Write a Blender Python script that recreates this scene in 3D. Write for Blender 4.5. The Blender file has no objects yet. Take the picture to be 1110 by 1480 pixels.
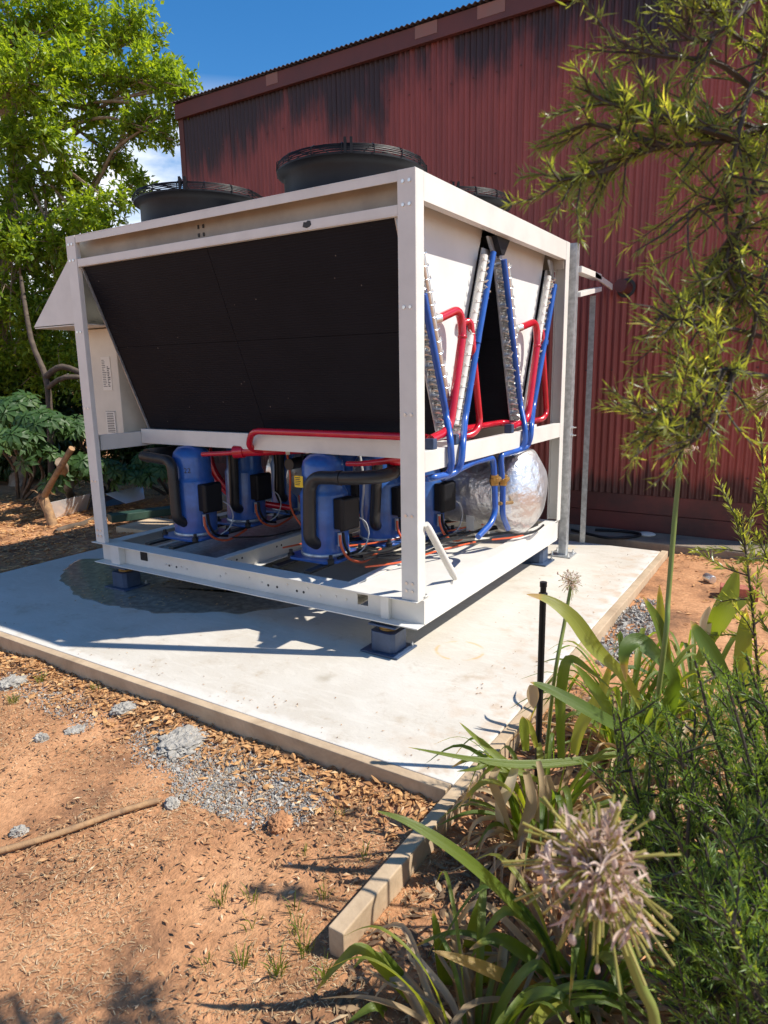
import bpy, bmesh, math, random
import numpy as np
from mathutils import Vector, Matrix, noise
R = math.radians
S = bpy.context.scene
COL = S.collection
random.seed(7)

# ------------------------------------------------------------------ camera, world, sun, exposure
CAM = Vector((1.6275, -2.8566, 1.4419))
FWD = Vector((-0.52710888, 0.8263528, -0.19823543))
RGT = Vector((0.84469817, 0.53500814, -0.01585202))
UPV = Vector((-0.09295821, 0.17580485, 0.98002624))
FPX = 982.0
cd = bpy.data.cameras.new('camera'); cam = bpy.data.objects.new('camera', cd); COL.objects.link(cam)
m = Matrix((RGT, UPV, -FWD)).transposed().to_4x4(); m.translation = CAM
cam.matrix_world = m
cd.sensor_width = 36; cd.sensor_fit = 'AUTO'; cd.lens = FPX / 1480 * 36
cd.clip_start = 0.05; cd.clip_end = 2000
cd.dof.use_dof = True; cd.dof.focus_distance = 3.6; cd.dof.aperture_fstop = 9.0
S.camera = cam

SUNV = Vector((0.76, 0.36, 1.0)).normalized()
SUN_EL = math.asin(SUNV.z); SUN_ROT = math.atan2(SUNV.x, SUNV.y)
w = bpy.data.worlds.new('World'); S.world = w; w.use_nodes = True
nt = w.node_tree; nt.nodes.clear()
def N(nt, t, **k):
    n = nt.nodes.new(t)
    for a, b in k.items(): setattr(n, a, b)
    return n
out = N(nt, 'ShaderNodeOutputWorld'); bg = N(nt, 'ShaderNodeBackground')
sky = N(nt, 'ShaderNodeTexSky'); sky.sky_type = 'NISHITA'; sky.sun_disc = False
sky.sun_elevation = SUN_EL; sky.sun_rotation = SUN_ROT; sky.air_density = 1.0; sky.dust_density = 0.0; sky.ozone_density = 4.0
tc = N(nt, 'ShaderNodeTexCoord'); sep = N(nt, 'ShaderNodeSeparateXYZ')
nt.links.new(tc.outputs['Generated'], sep.inputs[0])
mp = N(nt, 'ShaderNodeMapping'); mp.inputs['Scale'].default_value = (1, 1, 2.4); mp.inputs['Location'].default_value = (0.3, 0.1, 0.0)
nt.links.new(tc.outputs['Generated'], mp.inputs[0])
cn = N(nt, 'ShaderNodeTexNoise'); cn.inputs['Scale'].default_value = 5.5; cn.inputs['Detail'].default_value = 8; cn.inputs['Roughness'].default_value = 0.55
nt.links.new(mp.outputs[0], cn.inputs['Vector'])
cr = N(nt, 'ShaderNodeMapRange'); cr.inputs[1].default_value = 0.34; cr.inputs[2].default_value = 0.54  # cloud cover raised all round, also out of view, as neutral fill light
nt.links.new(cn.outputs['Fac'], cr.inputs[0])
el = N(nt, 'ShaderNodeMapRange'); el.inputs[1].default_value = 0.36; el.inputs[2].default_value = 0.27
nt.links.new(sep.outputs['Z'], el.inputs[0])
mu = N(nt, 'ShaderNodeMath', operation='MULTIPLY'); nt.links.new(cr.outputs[0], mu.inputs[0]); nt.links.new(el.outputs[0], mu.inputs[1])
hs = N(nt, 'ShaderNodeHueSaturation'); hs.inputs['Saturation'].default_value = 1.30; hs.inputs['Value'].default_value = 1.0
nt.links.new(sky.outputs[0], hs.inputs['Color'])
mx = N(nt, 'ShaderNodeMixRGB'); mx.inputs[2].default_value = (7.0, 7.3, 7.8, 1)
nt.links.new(mu.outputs[0], mx.inputs[0]); nt.links.new(hs.outputs[0], mx.inputs[1])
nt.links.new(mx.outputs[0], bg.inputs[0]); bg.inputs[1].default_value = 0.125
nt.links.new(bg.outputs[0], out.inputs[0])

sl = bpy.data.lights.new('sun', 'SUN'); sl.energy = 5.0; sl.angle = R(0.5); sl.color = (1.0, 0.94, 0.84)
so = bpy.data.objects.new('sun', sl); COL.objects.link(so)
so.rotation_euler = SUNV.to_track_quat('Z', 'Y').to_euler(); so.location = (5, 3, 8)
S.view_settings.view_transform = 'Standard'; S.view_settings.look = 'None'
S.view_settings.gamma = 1; S.view_settings.use_curve_mapping = False; S.view_settings.exposure = 0.40
S.render.engine = 'CYCLES'
S.cycles.max_bounces = 8; S.cycles.transparent_max_bounces = 8

def at(px, py, d):                       # point at depth d along the camera axis
    v = FWD + RGT * ((px - 555) / FPX) + UPV * ((740 - py) / FPX)
    return CAM + v * d
def on(px, py, axis, val):               # point where the pixel's ray meets a plane
    v = FWD * FPX + RGT * (px - 555) + UPV * (740 - py)
    t = (val - CAM[axis]) / v[axis]
    return CAM + v * t
def onz(px, py, z=0.0): return on(px, py, 2, z)

# ------------------------------------------------------------------ materials
def mat(name, col, rough=0.5, metal=0.0, var=0.0, vscale=8.0, bump=0.0, bscale=60.0, spec=0.5, col2=None, coords='Object', detail=6, trans=0.0, coat=0.0):
    M = bpy.data.materials.new(name); M.use_nodes = True
    t = M.node_tree; b = t.nodes['Principled BSDF']
    b.inputs['Base Color'].default_value = (*col, 1); b.inputs['Roughness'].default_value = rough
    b.inputs['Metallic'].default_value = metal; b.inputs['Specular IOR Level'].default_value = spec
    if coat: b.inputs['Coat Weight'].default_value = coat; b.inputs['Coat Roughness'].default_value = 0.1
    tcn = N(t, 'ShaderNodeTexCoord')
    if var > 0 or col2:
        n = N(t, 'ShaderNodeTexNoise'); n.inputs['Scale'].default_value = vscale; n.inputs['Detail'].default_value = detail; n.inputs['Roughness'].default_value = 0.6
        t.links.new(tcn.outputs[coords], n.inputs['Vector'])
        r = N(t, 'ShaderNodeValToRGB')
        c2 = col2 or tuple(c * (1 - var) for c in col)
        r.color_ramp.elements[0].position = 0.32; r.color_ramp.elements[1].position = 0.66
        r.color_ramp.elements[0].color = (*c2, 1); r.color_ramp.elements[1].color = (*[min(1, c * (1 + 0.25 * var)) for c in col], 1)
        t.links.new(n.outputs['Fac'], r.inputs[0]); t.links.new(r.outputs[0], b.inputs['Base Color'])
    if bump > 0:
        n2 = N(t, 'ShaderNodeTexNoise'); n2.inputs['Scale'].default_value = bscale; n2.inputs['Detail'].default_value = 8
        t.links.new(tcn.outputs[coords], n2.inputs['Vector'])
        bp = N(t, 'ShaderNodeBump'); bp.inputs['Strength'].default_value = bump; bp.inputs['Distance'].default_value = 0.01
        t.links.new(n2.outputs['Fac'], bp.inputs['Height']); t.links.new(bp.outputs[0], b.inputs['Normal'])
    return M
def leafmat(name, c1, c2, c3=None, trans=0.45, rough=0.4, tcol=None):
    """leaf colour varies by a per-leaf attribute; light passes through the blade"""
    M = bpy.data.materials.new(name); M.use_nodes = True; t = M.node_tree
    b = t.nodes['Principled BSDF']; o = t.nodes['Material Output']
    a = N(t, 'ShaderNodeAttribute'); a.attribute_name = 'rnd'
    r = N(t, 'ShaderNodeValToRGB'); r.color_ramp.elements[0].color = (*c1, 1); r.color_ramp.elements[1].color = (*c2, 1)
    if c3:
        e = r.color_ramp.elements.new(0.9); e.color = (*c2, 1); r.color_ramp.elements[2].color = (*c3, 1)
    t.links.new(a.outputs['Fac'], r.inputs[0])
    t.links.new(r.outputs[0], b.inputs['Base Color']); b.inputs['Roughness'].default_value = rough
    tr = N(t, 'ShaderNodeBsdfTranslucent')
    g = N(t, 'ShaderNodeMixRGB', blend_type='MULTIPLY'); g.inputs[0].default_value = 1; g.inputs[2].default_value = (*(tcol or (2.2, 1.9, 0.5)), 1)
    t.links.new(r.outputs[0], g.inputs[1]); t.links.new(g.outputs[0], tr.inputs[0])
    ms = N(t, 'ShaderNodeMixShader'); ms.inputs[0].default_value = trans
    t.links.new(b.outputs[0], ms.inputs[1]); t.links.new(tr.outputs[0], ms.inputs[2]); t.links.new(ms.outputs[0], o.inputs[0])
    return M

WHITE = mat('white_paint', (0.71, 0.69, 0.635), 0.42, var=0.10, vscale=5, bump=0.03, bscale=40)
PANEL = mat('panel_paint', (0.70, 0.70, 0.68), 0.5, var=0.08, vscale=3)
CREAM = mat('cream_paint', (0.66, 0.61, 0.50), 0.5, var=0.10, vscale=6)
WEB_SHADE = mat('shaded_web_paint', (0.40, 0.355, 0.295), 0.6, var=0.25, vscale=4)  # darker brown tone standing in for shade in the recessed beam web
GALV = mat('galvanised', (0.55, 0.57, 0.58), 0.42, metal=0.65, var=0.35, vscale=25, bump=0.04, bscale=80)
SILVER = mat('aluminium', (0.78, 0.78, 0.76), 0.3, metal=0.85, var=0.2, vscale=30)
BLACKP = mat('black_plastic', (0.009, 0.009, 0.011), 0.5, spec=0.3, var=0.3, vscale=20, bump=0.05, bscale=90)
BLACKR = mat('black_rubber_foam', (0.022, 0.021, 0.021), 0.42, var=0.3, vscale=14, bump=0.25, bscale=35)
BLUEC = mat('compressor_blue', (0.030, 0.115, 0.40), 0.34, var=0.35, vscale=9, bump=0.06, bscale=50, coat=0.3)
BLUEP = mat('blue_pipe_paint', (0.018, 0.10, 0.42), 0.3, var=0.25, vscale=12, coat=0.3)
REDP = mat('red_pipe_paint', (0.52, 0.008, 0.022), 0.25, var=0.2, vscale=10, bump=0.04, bscale=40, coat=0.4)
MOUNTB = mat('mount_blue_grey', (0.045, 0.075, 0.14), 0.4, var=0.3, vscale=14)
ORANGE = mat('orange_conduit', (0.62, 0.10, 0.03), 0.45)
GREYC = mat('grey_cable', (0.45, 0.46, 0.47), 0.4)
BRASS = mat('brass', (0.45, 0.27, 0.08), 0.38, metal=0.7, var=0.4, vscale=40)
YELLOW = mat('yellow_sticker', (0.85, 0.55, 0.02), 0.5)
INK = mat('ink_black', (0.03, 0.03, 0.03), 0.6)
PAPER = mat('label_paper', (0.74, 0.70, 0.60), 0.6)
TIMBER = mat('pine_timber', (0.58, 0.44, 0.29), 0.85, col2=(0.34, 0.24, 0.15), vscale=3.0, bump=0.25, bscale=30)
for _n in TIMBER.node_tree.nodes:   # grain runs along the boards
    if _n.bl_idname == 'ShaderNodeTexNoise' and _n.inputs['Scale'].default_value < 10: _n.inputs['Distortion'].default_value = 0.6; _n.inputs['Roughness'].default_value = 0.75; _n.inputs['Detail'].default_value = 10
RUSTY = mat('spring_steel', (0.35, 0.20, 0.05), 0.5, metal=0.3)
GREEN_P = mat('dark_green_paint', (0.03, 0.07, 0.05), 0.5, var=0.3)
BROWNS = mat('brown_sheet', (0.09, 0.06, 0.05), 0.35, var=0.4, vscale=3)
BARK = mat('bark', (0.13, 0.095, 0.068), 0.9, col2=(0.06, 0.045, 0.033), vscale=14, bump=0.6, bscale=30)
BARKL = mat('pale_bark', (0.36, 0.27, 0.19), 0.85, col2=(0.20, 0.13, 0.08), vscale=12, bump=0.5, bscale=30)
CUTW = mat('torn_wood', (0.42, 0.25, 0.12), 0.85, col2=(0.20, 0.12, 0.07), vscale=18, bump=0.6, bscale=40)
CONCL = mat('concrete_lump', (0.42, 0.39, 0.34), 0.95, var=0.45, vscale=40, bump=1.0, bscale=70)
BRICK = mat('red_brick', (0.42, 0.13, 0.08), 0.85, var=0.35, vscale=25, bump=0.4, bscale=60)
TWIG = mat('dark_twig', (0.060, 0.045, 0.036), 0.8)
STALK = mat('green_stalk', (0.13, 0.20, 0.04), 0.5, col2=(0.20, 0.22, 0.05), vscale=8)

L_TREE = leafmat('tree_leaves', (0.085, 0.165, 0.022), (0.28, 0.385, 0.045), (0.56, 0.56, 0.07), trans=0.52)
L_DARK = leafmat('dark_leaves', (0.022, 0.045, 0.014), (0.050, 0.090, 0.028), (0.10, 0.14, 0.03), trans=0.3)
L_PALM = leafmat('palmate_leaves', (0.035, 0.085, 0.028), (0.08, 0.16, 0.042), (0.16, 0.24, 0.06), trans=0.4, rough=0.5)
L_WATT = leafmat('wattle_leaves', (0.085, 0.135, 0.048), (0.26, 0.30, 0.09), (0.64, 0.62, 0.22), trans=0.52, rough=0.32)
L_ROSE = leafmat('needle_leaves', (0.075, 0.15, 0.042), (0.165, 0.26, 0.06), (0.30, 0.36, 0.09), trans=0.45)
L_AGA = leafmat('strap_leaves', (0.085, 0.155, 0.026), (0.19, 0.26, 0.045), (0.36, 0.36, 0.07), trans=0.45, rough=0.38)
_r = [n for n in L_AGA.node_tree.nodes if n.bl_idname == 'ShaderNodeValToRGB'][0].color_ramp   # green, yellow green, then a dry brown tip
for _e, _p in zip(_r.elements, (0.0, 0.62, 0.80)): _e.position = _p
_e = _r.elements.new(0.90); _e.color = (0.46, 0.34, 0.08, 1); _e = _r.elements.new(1.0); _e.color = (0.52, 0.38, 0.20, 1)
def streak(M, scale=420):   # fine veins along the blade
    t = M.node_tree; b = t.nodes['Principled BSDF']; a = N(t, 'ShaderNodeAttribute'); a.attribute_name = 'acr'
    n = N(t, 'ShaderNodeTexNoise'); n.noise_dimensions = '1D'; n.inputs['Scale'].default_value = 9; n.inputs['Detail'].default_value = 3
    t.links.new(a.outputs['Fac'], n.inputs['W']); bp = N(t, 'ShaderNodeBump'); bp.inputs['Strength'].default_value = 0.35; bp.inputs['Distance'].default_value = 0.004
    t.links.new(n.outputs['Fac'], bp.inputs['Height']); t.links.new(bp.outputs[0], b.inputs['Normal'])
    src = b.inputs['Base Color'].links[0].from_socket; m_ = N(t, 'ShaderNodeMixRGB', blend_type='MULTIPLY'); m_.inputs[0].default_value = 0.35
    t.links.new(src, m_.inputs[1]); t.links.new(n.outputs['Color'], m_.inputs[2]); t.links.new(m_.outputs[0], b.inputs['Base Color'])
streak(L_AGA)
L_DRY = leafmat('dry_leaves', (0.36, 0.25, 0.13), (0.60, 0.47, 0.29), (0.68, 0.57, 0.40), trans=0.4, rough=0.7, tcol=(1.3, 1.0, 0.6))
L_LITT = leafmat('litter_leaves', (0.34, 0.16, 0.06), (0.66, 0.37, 0.15), (0.70, 0.50, 0.27), trans=0.15, rough=0.75, tcol=(1.2, 0.9, 0.5))
L_BED = leafmat('bed_litter', (0.10, 0.06, 0.035), (0.34, 0.22, 0.12), (0.58, 0.46, 0.3), trans=0.15, rough=0.8, tcol=(1.2, 0.9, 0.5))
L_BED2 = leafmat('soil_litter', (0.13, 0.065, 0.035), (0.58, 0.34, 0.16), (0.74, 0.58, 0.38), trans=0.12, rough=0.8, tcol=(1.2, 0.9, 0.5))
L_STRAW = leafmat('straw', (0.40, 0.26, 0.13), (0.58, 0.45, 0.27), (0.62, 0.52, 0.36), trans=0.15, rough=0.75, tcol=(1.2, 1, 0.6))
L_GRASS = leafmat('grass_blades', (0.09, 0.15, 0.02), (0.16, 0.22, 0.03), (0.3, 0.3, 0.08), trans=0.4)
L_FLOR = leafmat('withered_petals', (0.50, 0.38, 0.30), (0.74, 0.62, 0.53), (0.62, 0.48, 0.30), trans=0.35, rough=0.6, tcol=(1.2, 1, 0.9))
L_PED = leafmat('flower_pedicels', (0.26, 0.25, 0.05), (0.46, 0.40, 0.11), (0.46, 0.27, 0.10), trans=0.25, tcol=(1.3, 1.2, 0.5))

# soil
def soil():
    M = bpy.data.materials.new('red_soil'); M.use_nodes = True; t = M.node_tree; b = t.nodes['Principled BSDF']
    g = N(t, 'ShaderNodeTexCoord')
    n = N(t, 'ShaderNodeTexNoise'); n.inputs['Scale'].default_value = 2.6; n.inputs['Detail'].default_value = 10; n.inputs['Roughness'].default_value = 0.65
    n2 = N(t, 'ShaderNodeTexNoise'); n2.inputs['Scale'].default_value = 55; n2.inputs['Detail'].default_value = 6
    r = N(t, 'ShaderNodeValToRGB'); e = r.color_ramp.elements
    e[0].position = 0.33; e[0].color = (0.16, 0.085, 0.05, 1); e[1].position = 0.66; e[1].color = (0.57, 0.305, 0.155, 1)
    x = e.new(0.5); x.color = (0.43, 0.215, 0.105, 1)
    t.links.new(g.outputs['Object'], n.inputs['Vector']); t.links.new(g.outputs['Object'], n2.inputs['Vector'])
    mxx = N(t, 'ShaderNodeMixRGB', blend_type='OVERLAY'); mxx.inputs[0].default_value = 0.55
    t.links.new(n.outputs['Fac'], r.inputs[0]); t.links.new(r.outputs[0], mxx.inputs[1]); t.links.new(n2.outputs['Fac'], mxx.inputs[2])
    t.links.new(mxx.outputs[0], b.inputs['Base Color']); b.inputs['Roughness'].default_value = 0.95; b.inputs['Specular IOR Level'].default_value = 0.15
    n3 = N(t, 'ShaderNodeTexNoise'); n3.inputs['Scale'].default_value = 130; n3.inputs['Detail'].default_value = 8
    t.links.new(g.outputs['Object'], n3.inputs['Vector'])
    bp = N(t, 'ShaderNodeBump'); bp.inputs['Strength'].default_value = 0.7; bp.inputs['Distance'].default_value = 0.008
    t.links.new(n3.outputs['Fac'], bp.inputs['Height']); t.links.new(bp.outputs[0], b.inputs['Normal'])
    return M
SOIL = soil()
# concrete with stains: orange ring, yellow mark, pale edges
def concrete():
    M = bpy.data.materials.new('slab_concrete'); M.use_nodes = True; t = M.node_tree; b = t.nodes['Principled BSDF']
    g = N(t, 'ShaderNodeTexCoord')
    n = N(t, 'ShaderNodeTexNoise'); n.inputs['Scale'].default_value = 1.6; n.inputs['Detail'].default_value = 9; n.inputs['Roughness'].default_value = 0.6
    r = N(t, 'ShaderNodeValToRGB'); e = r.color_ramp.elements
    e[0].position = 0.3; e[0].color = (0.51, 0.46, 0.385, 1); e[1].position = 0.65; e[1].color = (0.60, 0.565, 0.50, 1)
    t.links.new(g.outputs['Object'], n.inputs['Vector']); t.links.new(n.outputs['Fac'], r.inputs[0])
    cur = r.outputs[0]
    def blend(fac, col):
        nonlocal cur
        q = N(t, 'ShaderNodeMixRGB'); q.inputs[2].default_value = (*col, 1)
        t.links.new(fac, q.inputs[0]); t.links.new(cur, q.inputs[1]); cur = q.outputs[0]
    def math_(op, a, bb=None, cc=None):
        q = N(t, 'ShaderNodeMath', operation=op)
        for i, v in enumerate((a, bb, cc)):
            if v is None: continue
            if isinstance(v, (int, float)): q.inputs[i].default_value = v
            else: t.links.new(v, q.inputs[i])
        return q.outputs[0]
    def rng(v, a, bb, c=0, d=1):
        q = N(t, 'ShaderNodeMapRange'); q.interpolation_type = 'SMOOTHSTEP'
        t.links.new(v, q.inputs[0]); q.inputs[1].default_value = a; q.inputs[2].default_value = bb; q.inputs[3].default_value = c; q.inputs[4].default_value = d
        return q.outputs[0]
    sp = N(t, 'ShaderNodeSeparateXYZ'); t.links.new(g.outputs['Object'], sp.inputs[0])
    nn = N(t, 'ShaderNodeTexNoise'); nn.inputs['Scale'].default_value = 9; nn.inputs['Detail'].default_value = 8; t.links.new(g.outputs['Object'], nn.inputs['Vector'])
    # pale laitance along the formwork
    ey = rng(math_('ADD', sp.outputs['Y'], math_('MULTIPLY', nn.outputs['Fac'], 0.22)), -0.69, -0.77)
    ex = rng(math_('SUBTRACT', sp.outputs['X'], math_('MULTIPLY', nn.outputs['Fac'], 0.25)), 0.44, 0.53)
    blend(math_('MULTIPLY', math_('MAXIMUM', ey, ex), 0.55), (0.70, 0.67, 0.62))
    # rust ring
    def ring(cx, cy, rad, wid, col, amt, lo=0.42, hi=0.6):
        dx = math_('SUBTRACT', sp.outputs['X'], cx); dy = math_('SUBTRACT', sp.outputs['Y'], cy)
        d = math_('SQRT', math_('ADD', math_('MULTIPLY', dx, dx), math_('MULTIPLY', dy, dy)))
        k = rng(math_('ABSOLUTE', math_('SUBTRACT', d, rad)), wid, 0.0)
        blend(math_('MULTIPLY', math_('MULTIPLY', k, rng(nn.outputs['Fac'], lo, hi)), amt), col)
    ring(0.135, 0.21, 0.125, 0.016, (0.62, 0.36, 0.10), 0.6)
    ring(-0.03, 2.62, 0.0, 0.075, (0.80, 0.50, 0.06), 0.9, 0.35, 0.5)
    ring(-0.28, -0.42, 0.0, 0.07, (0.30, 0.25, 0.17), 0.55, 0.4, 0.55)
    ring(0.08, 1.35, 0.0, 0.13, (0.42, 0.33, 0.2), 0.5, 0.4, 0.6)
    ring(0.22, 0.62, 0.0, 0.09, (0.42, 0.33, 0.2), 0.4, 0.45, 0.6)
    n4 = N(t, 'ShaderNodeTexNoise'); n4.inputs['Scale'].default_value = 4.5; n4.inputs['Detail'].default_value = 12; n4.inputs['Roughness'].default_value = 0.75
    t.links.new(g.outputs['Object'], n4.inputs['Vector'])
    blend(rng(n4.outputs['Fac'], 0.52, 0.72, 0, 0.55), (0.36, 0.27, 0.17))
    # trowel arcs, hairline cracks, red dust blown in from the edges
    tw = N(t, 'ShaderNodeTexNoise'); tw.inputs['Scale'].default_value = 3.2; tw.inputs['Detail'].default_value = 3; tw.inputs['Distortion'].default_value = 2.5
    tm = N(t, 'ShaderNodeMapping'); tm.inputs['Scale'].default_value = (1.0, 3.5, 1); tm.inputs['Rotation'].default_value = (0, 0, 0.5); t.links.new(g.outputs['Object'], tm.inputs[0]); t.links.new(tm.outputs[0], tw.inputs['Vector'])
    blend(rng(tw.outputs['Fac'], 0.50, 0.66, 0, 0.22), (0.70, 0.66, 0.59))
    vc = N(t, 'ShaderNodeTexVoronoi'); vc.feature = 'DISTANCE_TO_EDGE'; vc.inputs['Scale'].default_value = 0.55
    vm = N(t, 'ShaderNodeMixRGB'); vm.inputs[0].default_value = 0.12; t.links.new(g.outputs['Object'], vm.inputs[1]); t.links.new(nn.outputs['Color'], vm.inputs[2]); t.links.new(vm.outputs[0], vc.inputs['Vector'])
    blend(math_('MULTIPLY', rng(vc.outputs['Distance'], 0.0018, 0.0005), 0.10), (0.25, 0.21, 0.16))
    fs_ = N(t, 'ShaderNodeTexNoise'); fs_.inputs['Scale'].default_value = 95; fs_.inputs['Detail'].default_value = 4; t.links.new(g.outputs['Object'], fs_.inputs['Vector'])
    blend(rng(fs_.outputs['Fac'], 0.60, 0.75, 0, 0.4), (0.33, 0.27, 0.20))
    dx_ = rng(sp.outputs['X'], 0.15, 0.62); blend(math_('MULTIPLY', math_('MULTIPLY', dx_, rng(nn.outputs['Fac'], 0.45, 0.65)), 0.35), (0.52, 0.33, 0.19))
    t.links.new(cur, b.inputs['Base Color']); b.inputs['Roughness'].default_value = 0.75
    n3 = N(t, 'ShaderNodeTexNoise'); n3.inputs['Scale'].default_value = 45; n3.inputs['Detail'].default_value = 9
    t.links.new(g.outputs['Object'], n3.inputs['Vector'])
    bp = N(t, 'ShaderNodeBump'); bp.inputs['Strength'].default_value = 0.22; bp.inputs['Distance'].default_value = 0.006
    t.links.new(n3.outputs['Fac'], bp.inputs['Height']); t.links.new(bp.outputs[0], b.inputs['Normal'])
    return M
CONC = concrete()
# corrugated red sheet with black mould under the eave and near the ground
def redwall(name, base, mould_top=4.62, mould_len=0.60, bottom=0.38):
    M = bpy.data.materials.new(name); M.use_nodes = True; t = M.node_tree; b = t.nodes['Principled BSDF']
    g = N(t, 'ShaderNodeTexCoord'); sp = N(t, 'ShaderNodeSeparateXYZ'); t.links.new(g.outputs['Object'], sp.inputs[0])
    mpp = N(t, 'ShaderNodeMapping'); mpp.inputs['Scale'].default_value = (1.0, 1, 0.3); t.links.new(g.outputs['Object'], mpp.inputs[0])
    n = N(t, 'ShaderNodeTexNoise'); n.inputs['Scale'].default_value = 1.2; n.inputs['Detail'].default_value = 8; n.inputs['Roughness'].default_value = 0.62
    t.links.new(mpp.outputs[0], n.inputs['Vector'])
    mp2 = N(t, 'ShaderNodeMapping'); mp2.inputs['Scale'].default_value = (6, 1, 0.5); t.links.new(g.outputs['Object'], mp2.inputs[0])
    n2 = N(t, 'ShaderNodeTexNoise'); n2.inputs['Scale'].default_value = 2.2; n2.inputs['Detail'].default_value = 8; t.links.new(mp2.outputs[0], n2.inputs['Vector'])
    r = N(t, 'ShaderNodeValToRGB'); e = r.color_ramp.elements
    e[0].position = 0.3; e[0].color = (*[c * 0.78 for c in base], 1); e[1].position = 0.7; e[1].color = (*[c * 1.15 for c in base], 1)
    t.links.new(n2.outputs['Fac'], r.inputs[0])
    def M_(op, a, bb):
        q = N(t, 'ShaderNodeMath', operation=op)
        for i, v in enumerate((a, bb)):
            if isinstance(v, (int, float)): q.inputs[i].default_value = v
            else: t.links.new(v, q.inputs[i])
        return q.outputs[0]
    def rng(v, a, bb):
        q = N(t, 'ShaderNodeMapRange'); q.interpolation_type = 'SMOOTHSTEP'; t.links.new(v, q.inputs[0]); q.inputs[1].default_value = a; q.inputs[2].default_value = bb
        return q.outputs[0]
    # length of each black run down from the eave depends on noise along x
    run = M_('MULTIPLY', rng(n.outputs['Fac'], 0.30, 0.66), mould_len * 1.35)
    run = M_('ADD', run, 0.10)
    run = M_('ADD', run, M_('MULTIPLY', M_('SUBTRACT', n2.outputs['Fac'], 0.5), 0.9))
    depth = M_('SUBTRACT', mould_top, sp.outputs['Z'])
    k1 = rng(M_('SUBTRACT', run, depth), -0.30, 0.34)
    k1 = M_('MULTIPLY', k1, 0.93)
    k2 = rng(M_('SUBTRACT', M_('MULTIPLY', n2.outputs['Fac'], 0.62), M_('SUBTRACT', sp.outputs['Z'], bottom - 0.10)), 0.0, 0.16)
    k2 = M_('MULTIPLY', k2, 0.8)
    q = N(t, 'ShaderNodeMixRGB'); q.inputs[2].default_value = (0.012, 0.009, 0.010, 1)
    t.links.new(M_('MAXIMUM', k1, k2), q.inputs[0]); t.links.new(r.outputs[0], q.inputs[1])
    t.links.new(q.outputs[0], b.inputs['Base Color']); b.inputs['Roughness'].default_value = 0.48
    return M
REDW = redwall('red_corrugated_paint', (0.295, 0.062, 0.048))
REDB = mat('dark_red_board', (0.16, 0.032, 0.027), 0.6, col2=(0.05, 0.02, 0.019), vscale=2.2, bump=0.2, bscale=30)
REDF = mat('fascia_red', (0.125, 0.035, 0.030), 0.6, col2=(0.09, 0.03, 0.028), vscale=3.5)
FADED = mat('flaked_fascia', (0.22, 0.13, 0.11), 0.7, col2=(0.25, 0.12, 0.1), vscale=7)
ROOFM = mat('roof_sheet', (0.10, 0.07, 0.07), 0.5, var=0.4, vscale=4)
KERB = mat('kerb_concrete', (0.30, 0.24, 0.17), 0.9, col2=(0.17, 0.13, 0.10), vscale=4, bump=0.5, bscale=40)
def finmat():
    M = bpy.data.materials.new('black_fins'); M.use_nodes = True; t = M.node_tree; b = t.nodes['Principled BSDF']
    g = N(t, 'ShaderNodeTexCoord'); sp = N(t, 'ShaderNodeSeparateXYZ'); t.links.new(g.outputs['Object'], sp.inputs[0])
    wv = N(t, 'ShaderNodeTexWave'); wv.bands_direction = 'Z'; wv.inputs['Scale'].default_value = 24; wv.inputs['Distortion'].default_value = 0.2
    t.links.new(g.outputs['Object'], wv.inputs['Vector'])
    n = N(t, 'ShaderNodeTexNoise'); n.inputs['Scale'].default_value = 5; n.inputs['Detail'].default_value = 7; t.links.new(g.outputs['Object'], n.inputs['Vector'])
    r = N(t, 'ShaderNodeValToRGB'); r.color_ramp.elements[0].color = (0.0035, 0.0042, 0.0075, 1); r.color_ramp.elements[1].color = (0.0075, 0.0082, 0.0135, 1)
    t.links.new(n.outputs['Fac'], r.inputs[0])
    v = N(t, 'ShaderNodeTexVoronoi'); v.inputs['Scale'].default_value = 9; t.links.new(g.outputs['Object'], v.inputs['Vector'])
    mr = N(t, 'ShaderNodeMapRange'); mr.inputs[1].default_value = 0.045; mr.inputs[2].default_value = 0.02; t.links.new(v.outputs['Distance'], mr.inputs[0])
    q = N(t, 'ShaderNodeMixRGB'); q.inputs[2].default_value = (0.16, 0.13, 0.11, 1); t.links.new(mr.outputs[0], q.inputs[0]); t.links.new(r.outputs[0], q.inputs[1])
    t.links.new(q.outputs[0], b.inputs['Base Color']); b.inputs['Roughness'].default_value = 0.6; b.inputs['Specular IOR Level'].default_value = 0.16
    bp = N(t, 'ShaderNodeBump'); bp.inputs['Strength'].default_value = 0.18; bp.inputs['Distance'].default_value = 0.004
    t.links.new(wv.outputs['Fac'], bp.inputs['Height']); t.links.new(bp.outputs[0], b.inputs['Normal'])
    return M
FINS = finmat()
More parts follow.
